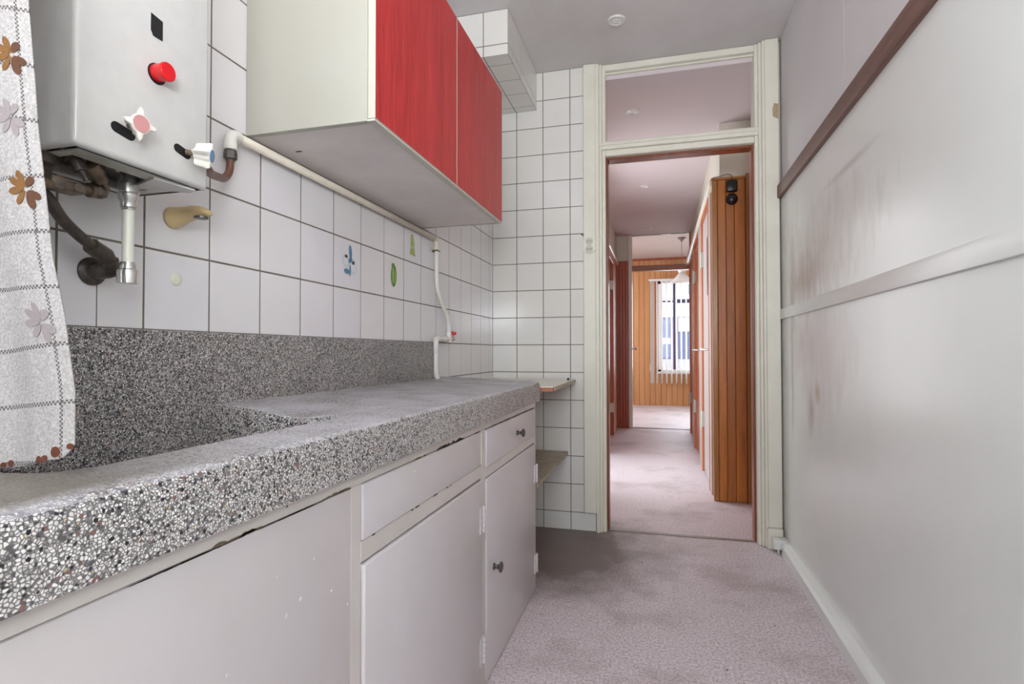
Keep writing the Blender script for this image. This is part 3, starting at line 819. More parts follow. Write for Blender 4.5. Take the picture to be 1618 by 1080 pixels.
for i in range(9):
    bm = bmesh.new(); cx = -2.6+i*0.62
    bmesh.ops.create_icosphere(bm, subdivisions=3, radius=0.27)
    for v in bm.verts:
        v.co *= 1+rnd.uniform(-0.16, 0.16); v.co.z *= 0.9
    bmesh.ops.translate(bm, verts=bm.verts, vec=(cx, 19+rnd.uniform(-0.3, 0.3), 0.10))
    o = obj('bush', bm, 'hedge'); tag(o, 'clipped green bush in front of the pale house outside', 'bush', 'bushes outside the living room window')

# ------------------------------------------------------------------ ceiling downlights
DL = [(-0.183, 2.568, ZC, 'white recessed downlight in the kitchen ceiling'),
      (-0.150, 3.430, ZH, 'recessed downlight seen through the glass above the doorway'),
      (-0.109, 4.28, ZH, 'first recessed hall downlight below the top of the doorway'),
      (-0.118, 5.02, ZH, 'middle recessed hall downlight in the pinkish ceiling'),
      (-0.117, 6.76, ZH, 'farthest recessed downlight near the living room opening')]
for x, y, z, lb in DL:
    t = thing('ceiling_light', lb, 'ceiling light', (x, y, z), 'recessed ceiling downlights')
    bm = bmesh.new(); n = 32
    prof = [(0.0, 0.042), (0.004, 0.042), (0.007, 0.038), (0.007, 0.030), (0.002, 0.026)]
    rr = [[bm.verts.new((r*math.cos(q), r*math.sin(q), -d)) for q in [2*PI*j/n for j in range(n)]] for d, r in prof]
    for a, b in zip(rr, rr[1:]):
        for j in range(n): bm.faces.new((a[j], b[j], b[(j+1) % n], a[(j+1) % n]))
    obj('ring', bm, 'ringwhite', t, smooth=True)
    bm = bmesh.new(); lathe(bm, (0, 0, -0.0005), (0, 0, -1), [(0, 0.0262), (0.002, 0.026), (0.004, 0.022), (0.006, 0.012), (0.0065, 0.001)], 24)
    obj('lens', bm, 'bulb', t, autos=40)
    bm = bmesh.new(); lathe(bm, (0, 0, -0.001), (0, 0, -1), [(0, 0.030), (0.0012, 0.030), (0.0012, 0.0262), (0.001, 0.026)], 24)
    obj('gasket', bm, 'steel', t)

# ------------------------------------------------------------------ terrazzo worktop with sink
XF = -0.470; XB2 = -0.889; YE = 2.19; YN = -0.45
def base_z(x, y):
    t = (x-XB2)/(XF-XB2)
    z = 0.848-0.016*t
    if y > 1.0:     # draining board dips a little in the middle
        z -= 0.004*math.sin(PI*min(1, t))*min(1, (y-1.0)*4)*max(0.0, min(1, (2.1-y)*4))
    z += (0.006*min(1, max(0, (y-2.10)/0.05)) if y > 2.10 else 0)
    return z
def top_z(x, y):
    z = base_z(x, y)
    bx0, bx1, by0, by1, rc = -1.10, -0.580, 0.400, 0.935, 0.045
    qx = abs(x-(bx0+bx1)/2)-((bx1-bx0)/2-rc); qy = abs(y-(by0+by1)/2)-((by1-by0)/2-rc)
    d = math.hypot(max(qx, 0), max(qy, 0))+min(max(qx, qy), 0)-rc
    s = min(1, max(0, (0.008-d)/0.040)); s = s*s*(3-2*s)
    z -= 0.165*s
    # wide draining channel falling into the bowl
    if y > 0.92:
        a = max(0, 1-(y-0.92)/0.30); b = math.exp(-((x+0.70)/0.075)**2)
        z -= 0.016*a*b
    r = 0.014
    e = XF-x
    if e < r: z -= r-math.sqrt(max(0, r*r-(r-e)**2))
    e = YE-y
    if e < 0.008: z -= 0.008-math.sqrt(max(0, 0.008**2-(0.008-e)**2))
    return z
ys = []; y = YN
while y < YE-0.009:
    ys.append(y); y += 0.005 if 0.34 < y < 1.02 else 0.03
ys += [YE-0.008, YE-0.005, YE-0.002, YE-0.0005, YE]
xs = []; x = XB2
while x < XF-0.0145: xs.append(x); x += 0.005
xs += [XF-0.014, XF-0.010, XF-0.006, XF-0.003, XF-0.001, XF]
bm = bmesh.new()
gv = [[bm.verts.new((x, y, top_z(x, y))) for x in xs] for y in ys]
for j in range(len(ys)-1):
    for i in range(len(xs)-1):
        bm.faces.new((gv[j][i], gv[j][i+1], gv[j+1][i+1], gv[j+1][i]))
ZU = 0.757
fb = [bm.verts.new((XF, y, ZU)) for y in ys]
for j in range(len(ys)-1): bm.faces.new((gv[j][-1], fb[j], fb[j+1], gv[j+1][-1]))
eb = [bm.verts.new((x, YE, ZU)) for x in xs[:-1]] + [fb[-1]]
for i in range(len(xs)-1): bm.faces.new((gv[-1][i], gv[-1][i+1], eb[i+1], eb[i]))
# underside lip behind the front face
lip = [bm.verts.new((XF-0.03, y, ZU)) for y in ys]
for j in range(len(ys)-1): bm.faces.new((fb[j], lip[j], lip[j+1], fb[j+1]))
top = obj('worktop', bm, 'terrazzo', autos=45)
tag(top, 'grey terrazzo worktop with moulded sink bowl and drainer on the cream base cabinet', 'worktop')
bm = bmesh.new(); B(bm, XL+0.0002, XB2, YN, 2.078, 0.66, 0.9965, 0.003, 2)
o = obj('backsplash', bm, 'terrazzo_back', top, autos=35)

# ------------------------------------------------------------------ base cabinet
XC = -0.487
cab = thing('base_cabinet', 'long cream painted base cabinet with chipped doors under the terrazzo worktop', 'cabinet', (-0.69, 1.0, 0)); under(cab)
DEP = -0.505      # plane behind the fronts
bm = bmesh.new(); B(bm, -0.900, DEP, -0.42, 2.176, 0, 0.66); B(bm, -0.56, DEP, -0.42, 2.176, 0.6601, 0.754); B(bm, -0.90, -0.56, 2.10, 2.176, 0.6601, 0.754)
obj('carcass', bm, 'cabrail', cab)
def fr(name, y0, y1, z0, z1, bev=0.0012):
    return box(name, (DEP, XC, y0, y1, z0, z1), 'cabrail', cab, bev)
fr('top_rail', -0.42, 2.183, 0.734, 0.7565)
fr('stile', 0.800, 0.831, 0.0, 0.734); fr('stile', 1.4770, 1.5165, 0.0, 0.734); fr('stile', 2.163, 2.183, 0.0, 0.734)
fr('cross_rail', 0.831, 1.477, 0.600, 0.636); fr('cross_rail', 1.5165, 2.163, 0.592, 0.622)
fr('plinth_rail', 0.831, 2.163, 0.0, 0.010)
pan1 = box('side_panel', (DEP, XC+0.001, -0.42, 0.7985, 0.0, 0.7331), 'cab', cab, 0.002, 2)
def front(name, y0, y1, z0, z1, proud=0.004, gapt=0.003, gap=0.0018):
    bm = bmesh.new(); B(bm, DEP, XC+proud, y0+gap, y1-gap, z0, z1-gapt, 0.0035, 3)
    return obj(name, bm, 'cab', cab, autos=30)
fd = front('fixed_drawer_front', 0.831, 1.477, 0.636, 0.734, 0.0025, 0.0016)
door_a = front('door', 0.831, 1.477, 0.010, 0.600, 0.006, 0.0040, 0.003)
drw = front('drawer', 1.5165, 2.163, 0.622, 0.734, 0.004, 0.0035)
door_b = front('door', 1.5165, 2.163, 0.010, 0.592, 0.004, 0.0035, 0.002)
def knob(y, z, parent, s=1.0):
    bm = bmesh.new(); x0 = XC+0.004
    lathe(bm, (x0, y, z), (1, 0, 0), [(0, 0.010*s), (0.003, 0.010*s), (0.005, 0.0055*s), (0.014, 0.0055*s), (0.018, 0.011*s), (0.022, 0.0155*s), (0.025, 0.0155*s), (0.028, 0.010*s), (0.029, 0.002)], 22)
    return obj('knob', bm, 'steel', parent, autos=40)
kn = knob(1.868, 0.673, drw, 0.95); kn['label'] = 'chrome knob'
kn = knob(1.585, 0.313, door_b, 1.05); kn['label'] = 'dark steel knob'
def hinge(y, z, parent, s=1):
    """cream painted butt hinge: leaf plate and knuckled barrel"""
    bm = bmesh.new(); x0 = XC+0.0055; h = 0.036
    B(bm, x0-0.003, x0+0.0025, y-0.024, y+0.002, z-h, z+h, 0.0008)
    r = 0.0052
    for k in range(5):
        z0 = z-h+k*(2*h/5); tube(bm, [(x0+0.003, y+0.004, z0+0.0012), (x0+0.003, y+0.004, z0+2*h/5-0.0012)], r, 12)
    tube(bm, [(x0+0.003, y+0.004, z-h-0.002), (x0+0.003, y+0.004, z+h+0.002)], 0.003, 8)
    for dz in (-0.024, 0, 0.024):
        lathe(bm, (x0+0.0024, y-0.014, z+dz), (1, 0, 0), [(0, 0.0035), (0.0012, 0.0025)], 8)
    return obj('hinge', bm, 'cab', parent, autos=35)
hinge(1.471, 0.487, door_a); hinge(1.471, 0.124, door_a)
hinge(2.160, 0.470, door_b); hinge(2.160, 0.112, door_b)
# chipped paint slivers along the joints
def chips(parent, y0, y1, z, n, hmax, x, mat='chip', seed=1, lmin=0.02, lmax=0.07):
    rd = random.Random(seed); L = y0
    for k in range(n):
        a = y0+(y1-y0)*rd.random(); l = rd.uniform(lmin, lmax); b = min(a+l, y1)
        if b-a < 0.008: continue
        steps = max(4, int((b-a)/0.006)); zz = z(a) if callable(z) else z
        top_ = [(x, a+(b-a)*i/steps, zz+hmax*math.sin(PI*i/steps)*rd.uniform(0.25, 1)) for i in range(steps+1)]
        bot = [(x, b-(b-a)*i/steps, zz-0.0004-0.0006*rd.random()) for i in range(steps+1)]
        bm = bmesh.new(); poly_prism(bm, top_+bot[1:-1], (0.0006, 0, 0)); obj('paint_chip', bm, mat, parent)
rail_ = cab
chips(cab, 0.45, 0.80, 0.7345, 8, 0.0045, XC+0.0003, 'chip', 4)
chips(cab, 0.33, 0.80, 0.7334, 12, 0.0010, XC+0.0003, 'chipdark', 5, 0.04, 0.10)
chips(cab, 1.13, 1.36, 0.7335, 5, 0.008, XC+0.0003, 'chipdark', 9, 0.03, 0.08)
chips(cab, 1.38, 1.47, 0.7335, 2, 0.002, XC+0.0003, 'chipdark', 10, 0.03, 0.06)
chips(cab, 1.55, 2.14, 0.7335, 9, 0.0022, XC+0.0003, 'chipdark', 12)
chips(cab, 0.86, 1.25, 0.6345, 7, 0.006, XC+0.0003, 'chipdark', 15, 0.008, 0.025)
chips(cab, 1.0, 1.1, 0.7335, 2, 0.004, XC+0.0003, 'chip', 16)
bm = bmesh.new()
for (dy, z, s) in ((1.4725, 0.716, 1), (1.4725, 0.690, 0.8), (1.4725, 0.672, 0.7), (1.4725, 0.655, 0.8)):
    poly_prism(bm, [(XC+0.0030, dy-0.004*s, z), (XC+0.0030, dy, z+0.006*s), (XC+0.0030, dy+0.003*s, z), (XC+0.0030, dy, z-0.006*s)], (0.0006, 0, 0))
obj('screw_hole', bm, 'chipdark', cab)
bm = bmesh.new(); B(bm, XC+0.002, XC+0.0055, 1.466, 1.476, 0.640, 0.730, 0.001); obj('hinge_plate', bm, 'edge', cab)
# filler plugs and dents on the big panel
rd = random.Random(5)
for (y, z, r) in ((0.62, 0.66, 0.0035), (0.67, 0.61, 0.004), (0.64, 0.60, 0.004), (0.535, 0.58, 0.003), (0.745, 0.59, 0.003), (0.385, 0.53, 0.005), (0.70, 0.655, 0.003), (0.79, 0.55, 0.003)):
    lathe_obj('filled_screw_head', (XC+0.0009, y, z), (1, 0, 0), [(0, r), (0.0006, r*0.9), (0.0009, r*0.4)], 'cab', pan1, 12)
lathe_obj('filled_screw_head', (XC-0.0001, 0.64, 0.747), (1, 0, 0), [(0, 0.002), (0.0006, 0.0012)], 'chip', cab, 10)
lathe_obj('filled_screw_head', (XC+0.0024, 1.035, 0.712), (1, 0, 0), [(0, 0.006), (0.0009, 0.005), (0.0012, 0.002)], 'pipe', fd, 12)

# shelves past the worktop end
s1 = thing('wall_shelf', 'cream topped shelf with bare brown edge beyond the worktop end', 'shelf', (-0.66, 2.6, 0.80)); under(s1)
bm = bmesh.new(); poly_prism(bm, [(XL+0.001, 2.195, 0.8125), (-0.424, 2.245, 0.8125), (-0.432, 2.915, 0.8125), (XL+0.001, 2.946, 0.8125)], (0, 0, -0.004)); obj('laminate_top', bm, 'shelf_top', s1)
bm = bmesh.new(); poly_prism(bm, [(XL+0.001, 2.194, 0.808), (-0.426, 2.244, 0.808), (-0.434, 2.914, 0.808), (XL+0.001, 2.946, 0.808)], (0, 0, -0.016)); obj('board', bm, 'shelf_edge', s1)
bm = bmesh.new(); poly_prism(bm, [(-0.4255, 2.262, 0.808), (-0.4225, 2.262, 0.808), (-0.4305, 2.914, 0.808), (-0.4335, 2.914, 0.808)], (0, 0, -0.015)); obj('front_edging', bm, 'shelf2', s1)
lathe_obj('stub', (-0.452, 2.80, 0.8125), (0, 0, 1), [(0, 0.008), (0.003, 0.008), (0.004, 0.004), (0.009, 0.005), (0.012, 0.002)], 'bakelite', s1, 14)
s2 = thing('wall_shelf', 'grubby bare board shelf low down between cabinet and tiled end wall', 'shelf', (-0.66, 2.6, 0.42)); under(s2)
bm = bmesh.new(); poly_prism(bm, [(XL+0.001, 2.184, 0.424), (-0.474, 2.184, 0.424), (-0.474, 2.93, 0.424), (XL+0.001, 2.946, 0.424)], (0, 0, -0.003)); obj('laminate_top', bm, 'shelf2', s2)
bm = bmesh.new(); poly_prism(bm, [(XL+0.001, 2.185, 0.421), (-0.475, 2.185, 0.421), (-0.475, 2.929, 0.421), (XL+0.001, 2.946, 0.421)], (0, 0, -0.012)); obj('board', bm, 'shelf2', s2)

# ------------------------------------------------------------------ red wall cabinet
XW = -0.577; YW0, YW1, ZW0, ZW1 = 1.036, 2.004, 1.446, 1.953; YM = 1.5205
wc = thing('wall_cabinet', 'wall cabinet with two red wood grain doors and white sides', 'cabinet', (-0.74, 1.5, 1.446)); under(wc)
box('side_panel', (XL+0.0005, XW-0.019, YW0, YW0+0.016, ZW0+0.001, ZW1), 'white_lam', wc, 0.001)
box('side_panel', (XL+0.0005, XW-0.019, YW1-0.016, YW1, ZW0+0.001, ZW1), 'white_lam', wc, 0.001)
box('top_panel', (XL+0.0005, XW-0.019, YW0+0.016, YW1-0.016, ZW1-0.016, ZW1), 'white_lam', wc)
box('bottom_panel', (XL+0.0005, XW-0.019, YW0+0.0165, YW1-0.0165, ZW0+0.0015, ZW0+0.016), 'under', wc)
box('back_panel', (XL+0.0006, XL+0.005, YW0+0.016, YW1-0.016, ZW0+0.016, ZW1-0.016), 'white_lam', wc)
for (a, b) in ((YW0, YM-0.0015), (YM+0.0015, YW1)):
    d = box('door', (XW-0.0165, XW, a, b, ZW0+0.006, ZW1), 'red', wc, 0.0004)
    box('edge_strip', (XW-0.017, XW+0.0003, a-0.0007, a, ZW0+0.0055, ZW1+0.0004), 'edge', d)
    box('edge_strip', (XW-0.017, XW+0.0003, b, b+0.0007, ZW0+0.0055, ZW1+0.0004), 'edge', d)
    box('edge_strip', (XW-0.017, XW+0.0003, a, b, ZW0+0.0052, ZW0+0.006), 'edge', d)
    box('edge_strip', (XW-0.017, XW+0.0003, a, b, ZW1, ZW1+0.0006), 'edge', d)
box('light_strip', (XW-0.019, XW-0.001, YW0, YM-0.001, ZW0, ZW0+0.0045), 'edge', wc)
box('light_strip', (XW-0.019, XW-0.001, YM+0.001, YW1, ZW0, ZW0+0.0045), 'edge', wc)
box('scuff', (-0.858, -0.842, 1.150, 1.156, ZW0+0.0012, ZW0+0.0017), 'chipdark', wc)

# ------------------------------------------------------------------ water heater
WF = -0.735
wh = thing('water_heater', 'white enamel gas water heater high on the tiled wall at the left', 'water heater', (-0.82, 0.65, 1.25)); under(wh)
bm = bmesh.new(); B(bm, XL+0.0005, WF, 0.537, 0.758, 1.228, 1.98, 0.0075, 3)
dele = [f for f in bm.faces if f.normal.z < -0.99 or f.calc_center_median().z < 1.2281]
bmesh.ops.delete(bm, geom=dele, context='FACES')
obj('casing', bm, 'enamel', wh, smooth=False, autos=50)
# turned-in lip round the open underside
bm = bmesh.new()
for c in ((XL+0.016, XL+0.03, 0.553, 0.742), (WF-0.045, WF-0.016, 0.553, 0.742), (XL+0.03, WF-0.045, 0.553, 0.568), (XL+0.03, WF-0.045, 0.724, 0.742)):
    B(bm, c[0], c[1], c[2], c[3], 1.2275, 1.2295)
obj('bottom_lip', bm, 'enamel2', wh)
bm = bmesh.new()
poly_prism(bm, [(WF-0.10, 0.700, 1.228), (WF-0.02, 0.672, 1.2285), (WF-0.012, 0.742, 1.2285), (WF-0.03, 0.750, 1.229)], (0, 0, -0.004)); obj('drip_flap', bm, 'enamel', wh)
box('inner_plate', (XL+0.02, WF-0.03, 0.555, 0.74, 1.245, 1.25), 'darkpipe', wh)
bm = bmesh.new(); poly_prism(bm, [(WF+0.0004, 0.646, 1.440), (WF+0.0004, 0.650, 1.433), (WF+0.0004, 0.666, 1.433), (WF+0.0004, 0.666, 1.463), (WF+0.0004, 0.646, 1.466)], (0.0006, 0, 0)); obj('sight_window', bm, 'black', wh)
lathe_obj('button_recess', (WF, 0.657, 1.378), (1, 0, 0), [(0, 0.0155), (0.0008, 0.0155)], 'black', wh, 28)
lathe_obj('red_button', (WF+0.0006, 0.657, 1.379), (1, 0.03, 0), [(0, 0.0128), (0.015, 0.0128), (0.017, 0.0138), (0.0205, 0.0138), (0.0215, 0.013), (0.0217, 0.002)], 'redplastic', wh, 32)
def slot(y, z, ang, L=0.014, r=0.0085):
    bm = bmesh.new(); pts = []
    for k in range(9): t = PI/2+PI*k/8; pts.append((-L+r*math.cos(t), r*math.sin(t)))
    for k in range(9): t = -PI/2+PI*k/8; pts.append((L+r*math.cos(t), r*math.sin(t)))
    c, s = math.cos(ang), math.sin(ang)
    poly_prism(bm, [(WF+0.0003, y+a*c-b*s, z+a*s+b*c) for a, b in pts], (0.0006, 0, 0)); obj('control_slot', bm, 'black', wh)
slot(0.604, 1.270, -0.18, 0.011, 0.0075); slot(0.704, 1.2765, -0.25, 0.009, 0.007)
def star_knob(o, axis, discmat, R=0.019, L=0.020, base=0.55):
    o = Vector(o); d = Vector(axis).normalized(); a = d.cross(Vector((0, 0, 1))).normalized(); b = d.cross(a)
    bm = bmesh.new(); n = 48; rings = []
    for t, sc in ((0, base), (0.004, base+0.07), (L*0.55, base*0.4+0.6), (L*0.86, 1.0), (L, 0.93), (L+0.001, 0.70)):
        ring = []
        for j in range(n):
            q = 2*PI*j/n
            lob = abs(math.cos(2*q))**6 if False else max(0, math.cos(4*q))**2.2
            r = R*(0.58+0.44*lob)*sc
            if sc == 0.70: r = R*0.54
            ring.append(bm.verts.new(o+d*t+(a*math.cos(q)+b*math.sin(q))*r))
        rings.append(ring)
    for k in range(len(rings)-1):
        for j in range(n): bm.faces.new((rings[k][j], rings[k][(j+1) % n], rings[k+1][(j+1) % n], rings[k+1][j]))
    bm.faces.new(list(reversed(rings[0]))); bm.faces.new(rings[-1])
    kb = obj('control_knob', bm, 'knobwhite', wh, autos=50)
    lathe_obj('colour_disc', o+d*(L+0.001), d, [(0, R*0.50), (0.0008, R*0.48)], discmat, kb, 28)
    bm = bmesh.new(); tube(bm, [o-d*0.014, o+d*0.001], 0.0045, 12); obj('spindle', bm, 'brass', kb)
star_knob((WF+0.010, 0.612, 1.281), (1.0, -0.10, -0.05), 'pinkdisc', 0.0245, 0.015)
star_knob((WF+0.014, 0.716, 1.276), (0.90, 0.42, -0.12), 'bluedisc', 0.0205, 0.024, 0.8)
# swivel outlet: collar, tube, chrome tip
OX, OY = -0.822, 0.686
lathe_obj('outlet_collar', (OX, OY, 1.252), (0, 0, -1), [(0, 0.018), (0.008, 0.018), (0.009, 0.0125), (0.014, 0.0125), (0.015, 0.0145), (0.026, 0.0145), (0.027, 0.0155), (0.040, 0.0155), (0.041, 0.0135), (0.044, 0.0155), (0.052, 0.014), (0.056, 0.0112), (0.064, 0.0112), (0.065, 0.010), (0.069, 0.009)], 'chrome', wh, 28)
lathe_obj('outlet_tube', (OX, OY, 1.184), (0, 0, -1), [(0, 0.0088), (0.086, 0.0082)], 'tube', wh, 22)
lathe_obj('outlet_tip', (OX, OY, 1.100), (0, 0, -1), [(0, 0.0095), (0.004, 0.011), (0.011, 0.0115), (0.013, 0.0145), (0.017, 0.0155), (0.028, 0.0148), (0.034, 0.0145), (0.035, 0.011)], 'chrome', wh, 28)
# blackened supply fittings
bm = bmesh.new()
lathe(bm, (-0.83, 0.553, 1.245), (0, 0, -1), [(0, 0.030), (0.03, 0.028), (0.034, 0.020), (0.05, 0.019), (0.054, 0.014), (0.085, 0.013)], 20)
lathe(bm, (-0.80, 0.578, 1.240), (0.3, 0.35, -0.9), [(0, 0.012), (0.012, 0.012), (0.013, 0.009), (0.03, 0.009), (0.031, 0.004), (0.045, 0.004)], 14)
obj('gas_valve', bm, 'darkpipe', wh, autos=40)
bm = bmesh.new(); B(bm, -0.825, -0.795, 0.553, 0.60, 1.182, 1.196, 0.003); lathe(bm, (-0.808, 0.592, 1.189), (1, -0.3, 0), [(0, 0.008), (0.012, 0.008), (0.013, 0.006), (0.016, 0.006)], 12)
lathe(bm, (-0.80, 0.563, 1.189), (1, -0.3, 0), [(0, 0.009), (0.008, 0.009), (0.009, 0.005)], 12)
obj('flange', bm, 'brass', wh, autos=40)
bm = bmesh.new()
lathe(bm, (-0.82, 0.637, 1.250), (0, 0, -1), [(0, 0.0165), (0.010, 0.0165), (0.011, 0.0085), (0.025, 0.0085), (0.026, 0.0105), (0.040, 0.0105), (0.045, 0.010)], 18)
lathe(bm, (-0.82, 0.637, 1.200), (0, 0, 1), [(-0.011, 0.004), (-0.008, 0.010), (0.0, 0.0125), (0.01, 0.0125)], 16)
tube(bm, [(-0.82, 0.637, 1.199), (-0.815, 0.610, 1.196), (-0.805, 0.578, 1.190), (-0.795, 0.53, 1.180)], [0.008, 0.0068, 0.0068, 0.0068], 14)
lathe(bm, (-0.8175, 0.626, 1.1975), (0.06, -1, -0.12), [(0, 0.011), (0.007, 0.011), (0.008, 0.008)], 14)
lathe(bm, (-0.79, 0.600, 1.226), (-0.25, 0.75, -0.5), [(0, 0.011), (0.016, 0.011), (0.018, 0.0085), (0.03, 0.0085), (0.031, 0.003), (0.045, 0.003)], 14)
obj('water_pipe', bm, 'brass', wh, autos=40)
# bent black pipe to the wall elbow
bm = bmesh.new()
tube(bm, smooth_path([(-0.83, 0.556, 1.185), (-0.833, 0.575, 1.172), (-0.842, 0.600, 1.150), (-0.852, 0.632, 1.133), (-0.862, 0.668, 1.118)], 6), 0.0085, 14)
tube(bm, [(-0.859, 0.655, 1.1225), (-0.866, 0.682, 1.113), (-0.870, 0.694, 1.101)], [0.0125, 0.014, 0.0125], 16)
tube(bm, smooth_path([(-0.866, 0.690, 1.106), (-0.872, 0.698, 1.093), (-0.882, 0.694, 1.090), (-0.9035, 0.690, 1.089)], 4), [0.0135]*13, 16)
lathe(bm, (-0.9035, 0.690, 1.089), (1, 0, 0), [(0, 0.023), (0.004, 0.023), (0.008, 0.018), (0.009, 0.014)], 24)
obj('supply_pipe', bm, 'darkpipe', wh, autos=50)

# ------------------------------------------------------------------ cream gas pipe on the wall
XP = -0.886
gp = thing('gas_pipe', 'cream painted pipe running under the red cabinet and down to the worktop', 'pipe', (XP, 1.5, 1.42)); under(gp)
bm = bmesh.new(); tube(bm, [(XP+0.004, 0.985, 1.4225), (XP, 2.085, 1.4235)], 0.0098, 16); obj('horizontal_run', bm, 'pipe', gp, smooth=True)
bm = bmesh.new(); tube(bm, smooth_path([(XP+0.004, 0.990, 1.4225), (XP+0.004, 0.976, 1.421), (XP+0.004, 0.968, 1.411), (XP+0.004, 0.967, 1.390)], 5), 0.0125, 16)
lathe(bm, (XP+0.004, 0.967, 1.402), (0, 0, -1), [(0, 0.0135), (0.014, 0.0135), (0.015, 0.012)], 18); obj('elbow', bm, 'pipew', gp, autos=50)
bm = bmesh.new(); lathe(bm, (XP+0.004, 0.967, 1.388), (0, 0, -1), [(0, 0.0115), (0.004, 0.0125), (0.006, 0.0125)], 6); lathe(bm, (XP+0.004, 0.967, 1.382), (0, 0, -1), [(0, 0.0135), (0.014, 0.0135), (0.016, 0.010), (0.020, 0.0085)], 6)
obj('union_nut', bm, 'darkpipe', gp)['label'] = 'dark hexagonal union nut'
bm = bmesh.new(); tube(bm, smooth_path([(XP+0.004, 0.967, 1.368), (XP+0.005, 0.963, 1.340), (XP+0.014, 0.940, 1.318), (XP+0.045, 0.895, 1.303), (-0.80, 0.83, 1.286), (-0.765, 0.785, 1.277), (-0.752, 0.752, 1.270)], 6), 0.0078, 14)
obj('copper_link', bm, 'copper', gp, smooth=True)['label'] = 'brown pipe bending to the water heater'
bm = bmesh.new(); tube(bm, smooth_path([(XP, 2.080, 1.4235), (XP, 2.094, 1.421), (XP, 2.100, 1.410), (XP, 2.101, 1.385)], 5), 0.0112, 16)
lathe(bm, (XP, 2.101, 1.388), (0, 0, -1), [(0, 0.0125), (0.012, 0.0125)], 16); obj('elbow', bm, 'pipe', gp, autos=50)
bm = bmesh.new(); tube(bm, smooth_path([(XP, 2.101, 1.385), (XP, 2.101, 1.30), (XP, 2.103, 1.25), (XP, 2.117, 1.205), (XP, 2.165, 1.155), (XP, 2.215, 1.115), (XP, 2.235, 1.075), (XP, 2.238, 1.035)], 7), 0.0092, 16)
obj('drop_pipe', bm, 'pipew', gp, smooth=True)
bm = bmesh.new()
lathe(bm, (XP, 2.238, 1.042), (0, 0, -1), [(0, 0.0105), (0.002, 0.012), (0.014, 0.012), (0.028, 0.014), (0.042, 0.012)], 18)
tube(bm, [(XP, 2.238, 1.014), (XP, 2.175, 1.012)], 0.0115, 14); tube(bm, [(XP, 2.178, 1.012), (XP, 2.11, 1.010)], 0.0088, 14)
obj('valve_body', bm, 'pipew', gp, autos=50)
bm = bmesh.new(); lathe(bm, (XP, 2.246, 1.014), (0.25, 1, 0), [(0, 0.013), (0.012, 0.013), (0.014, 0.010), (0.028, 0.010)], 8); obj('valve_nut', bm, 'chrome', gp)
bm = bmesh.new(); lathe(bm, (XP+0.010, 2.262, 1.024), (0.1, 0.2, 1), [(0, 0.004), (0.010, 0.004), (0.011, 0.010), (0.013, 0.0125), (0.020, 0.0125), (0.022, 0.010)], 8); obj('red_cap', bm, 'redplastic', gp)
bm = bmesh.new(); tube(bm, smooth_path([(XP, 2.125, 1.011), (XP, 2.100, 1.010), (XP, 2.093, 1.000), (XP, 2.092, 0.975)], 5), 0.0118, 16)
lathe(bm, (XP, 2.092, 0.985), (0, 0, -1), [(0, 0.0122), (0.03, 0.0122), (0.032, 0.0098)], 16); obj('elbow', bm, 'pipew', gp, autos=50)
bm = bmesh.new(); tube(bm, smooth_path([(XP, 2.092, 0.960), (XP, 2.092, 0.90), (XP+0.001, 2.094, 0.866), (XP+0.006, 2.100, 0.845)], 5), 0.0102, 16); obj('riser', bm, 'pipew', gp, smooth=True)
bm = bmesh.new(); lathe(bm, (XP-0.0175, 2.101, 1.375), (1, 0, 0), [(0, 0.006), (0.007, 0.006)], 10); B(bm, XP-0.012, XP+0.0115, 2.099-0.011, 2.099+0.013, 1.372, 1.378, 0.001); obj('clip', bm, 'brass', gp)

# ------------------------------------------------------------------ small wall fittings
hh = thing('soap_holder', 'beige plastic magnetic soap holder sticking out of the tiles under the heater', 'soap holder', (XL, 0.852, 1.217)); under(hh)
bm = bmesh.new()
P = [(XL+0.0002, 0.846, 1.214, 0.022, 0.021), (XL+0.006, 0.846, 1.214, 0.021, 0.0205), (XL+0.016, 0.848, 1.216, 0.0175, 0.0185), (XL+0.030, 0.850, 1.220, 0.0155, 0.0150),
     (XL+0.044, 0.852, 1.2235, 0.0175, 0.0125), (XL+0.060, 0.853, 1.2235, 0.0185, 0.0110), (XL+0.074, 0.854, 1.222, 0.0135, 0.0065), (XL+0.080, 0.854, 1.220, 0.005, 0.0035)]
rings = []
for x, y, z, ry, rz in P: rings.append([bm.verts.new((x, y+ry*math.cos(t), z+rz*math.sin(t))) for t in [2*PI*j/24 for j in range(24)]])
for a, b in zip(rings, rings[1:]):
    for j in range(24): bm.faces.new((a[j], a[(j+1) % 24], b[(j+1) % 24], b[j]))
bm.faces.new(list(reversed(rings[0]))); bm.faces.new(rings[-1]); bmesh.ops.recalc_face_normals(bm, faces=bm.faces[:])
obj('arm', bm, 'beige', hh, smooth=True)
lathe_obj('magnet', (XL+0.060, 0.853, 1.2140), (0, 0, -1), [(0, 0.0125), (0.003, 0.0125), (0.0035, 0.011), (0.0045, 0.003)], 'steel', hh, 20)
pg = tag(lathe_obj('wall_plug', (XL+0.0002, 0.854, 1.0975), (1, 0, 0), [(0, 0.0125), (0.0016, 0.0125), (0.0026, 0.011), (0.003, 0.004)], 'socket', None, 28), 'small round cream plug on the tile above the splashback', 'plug')

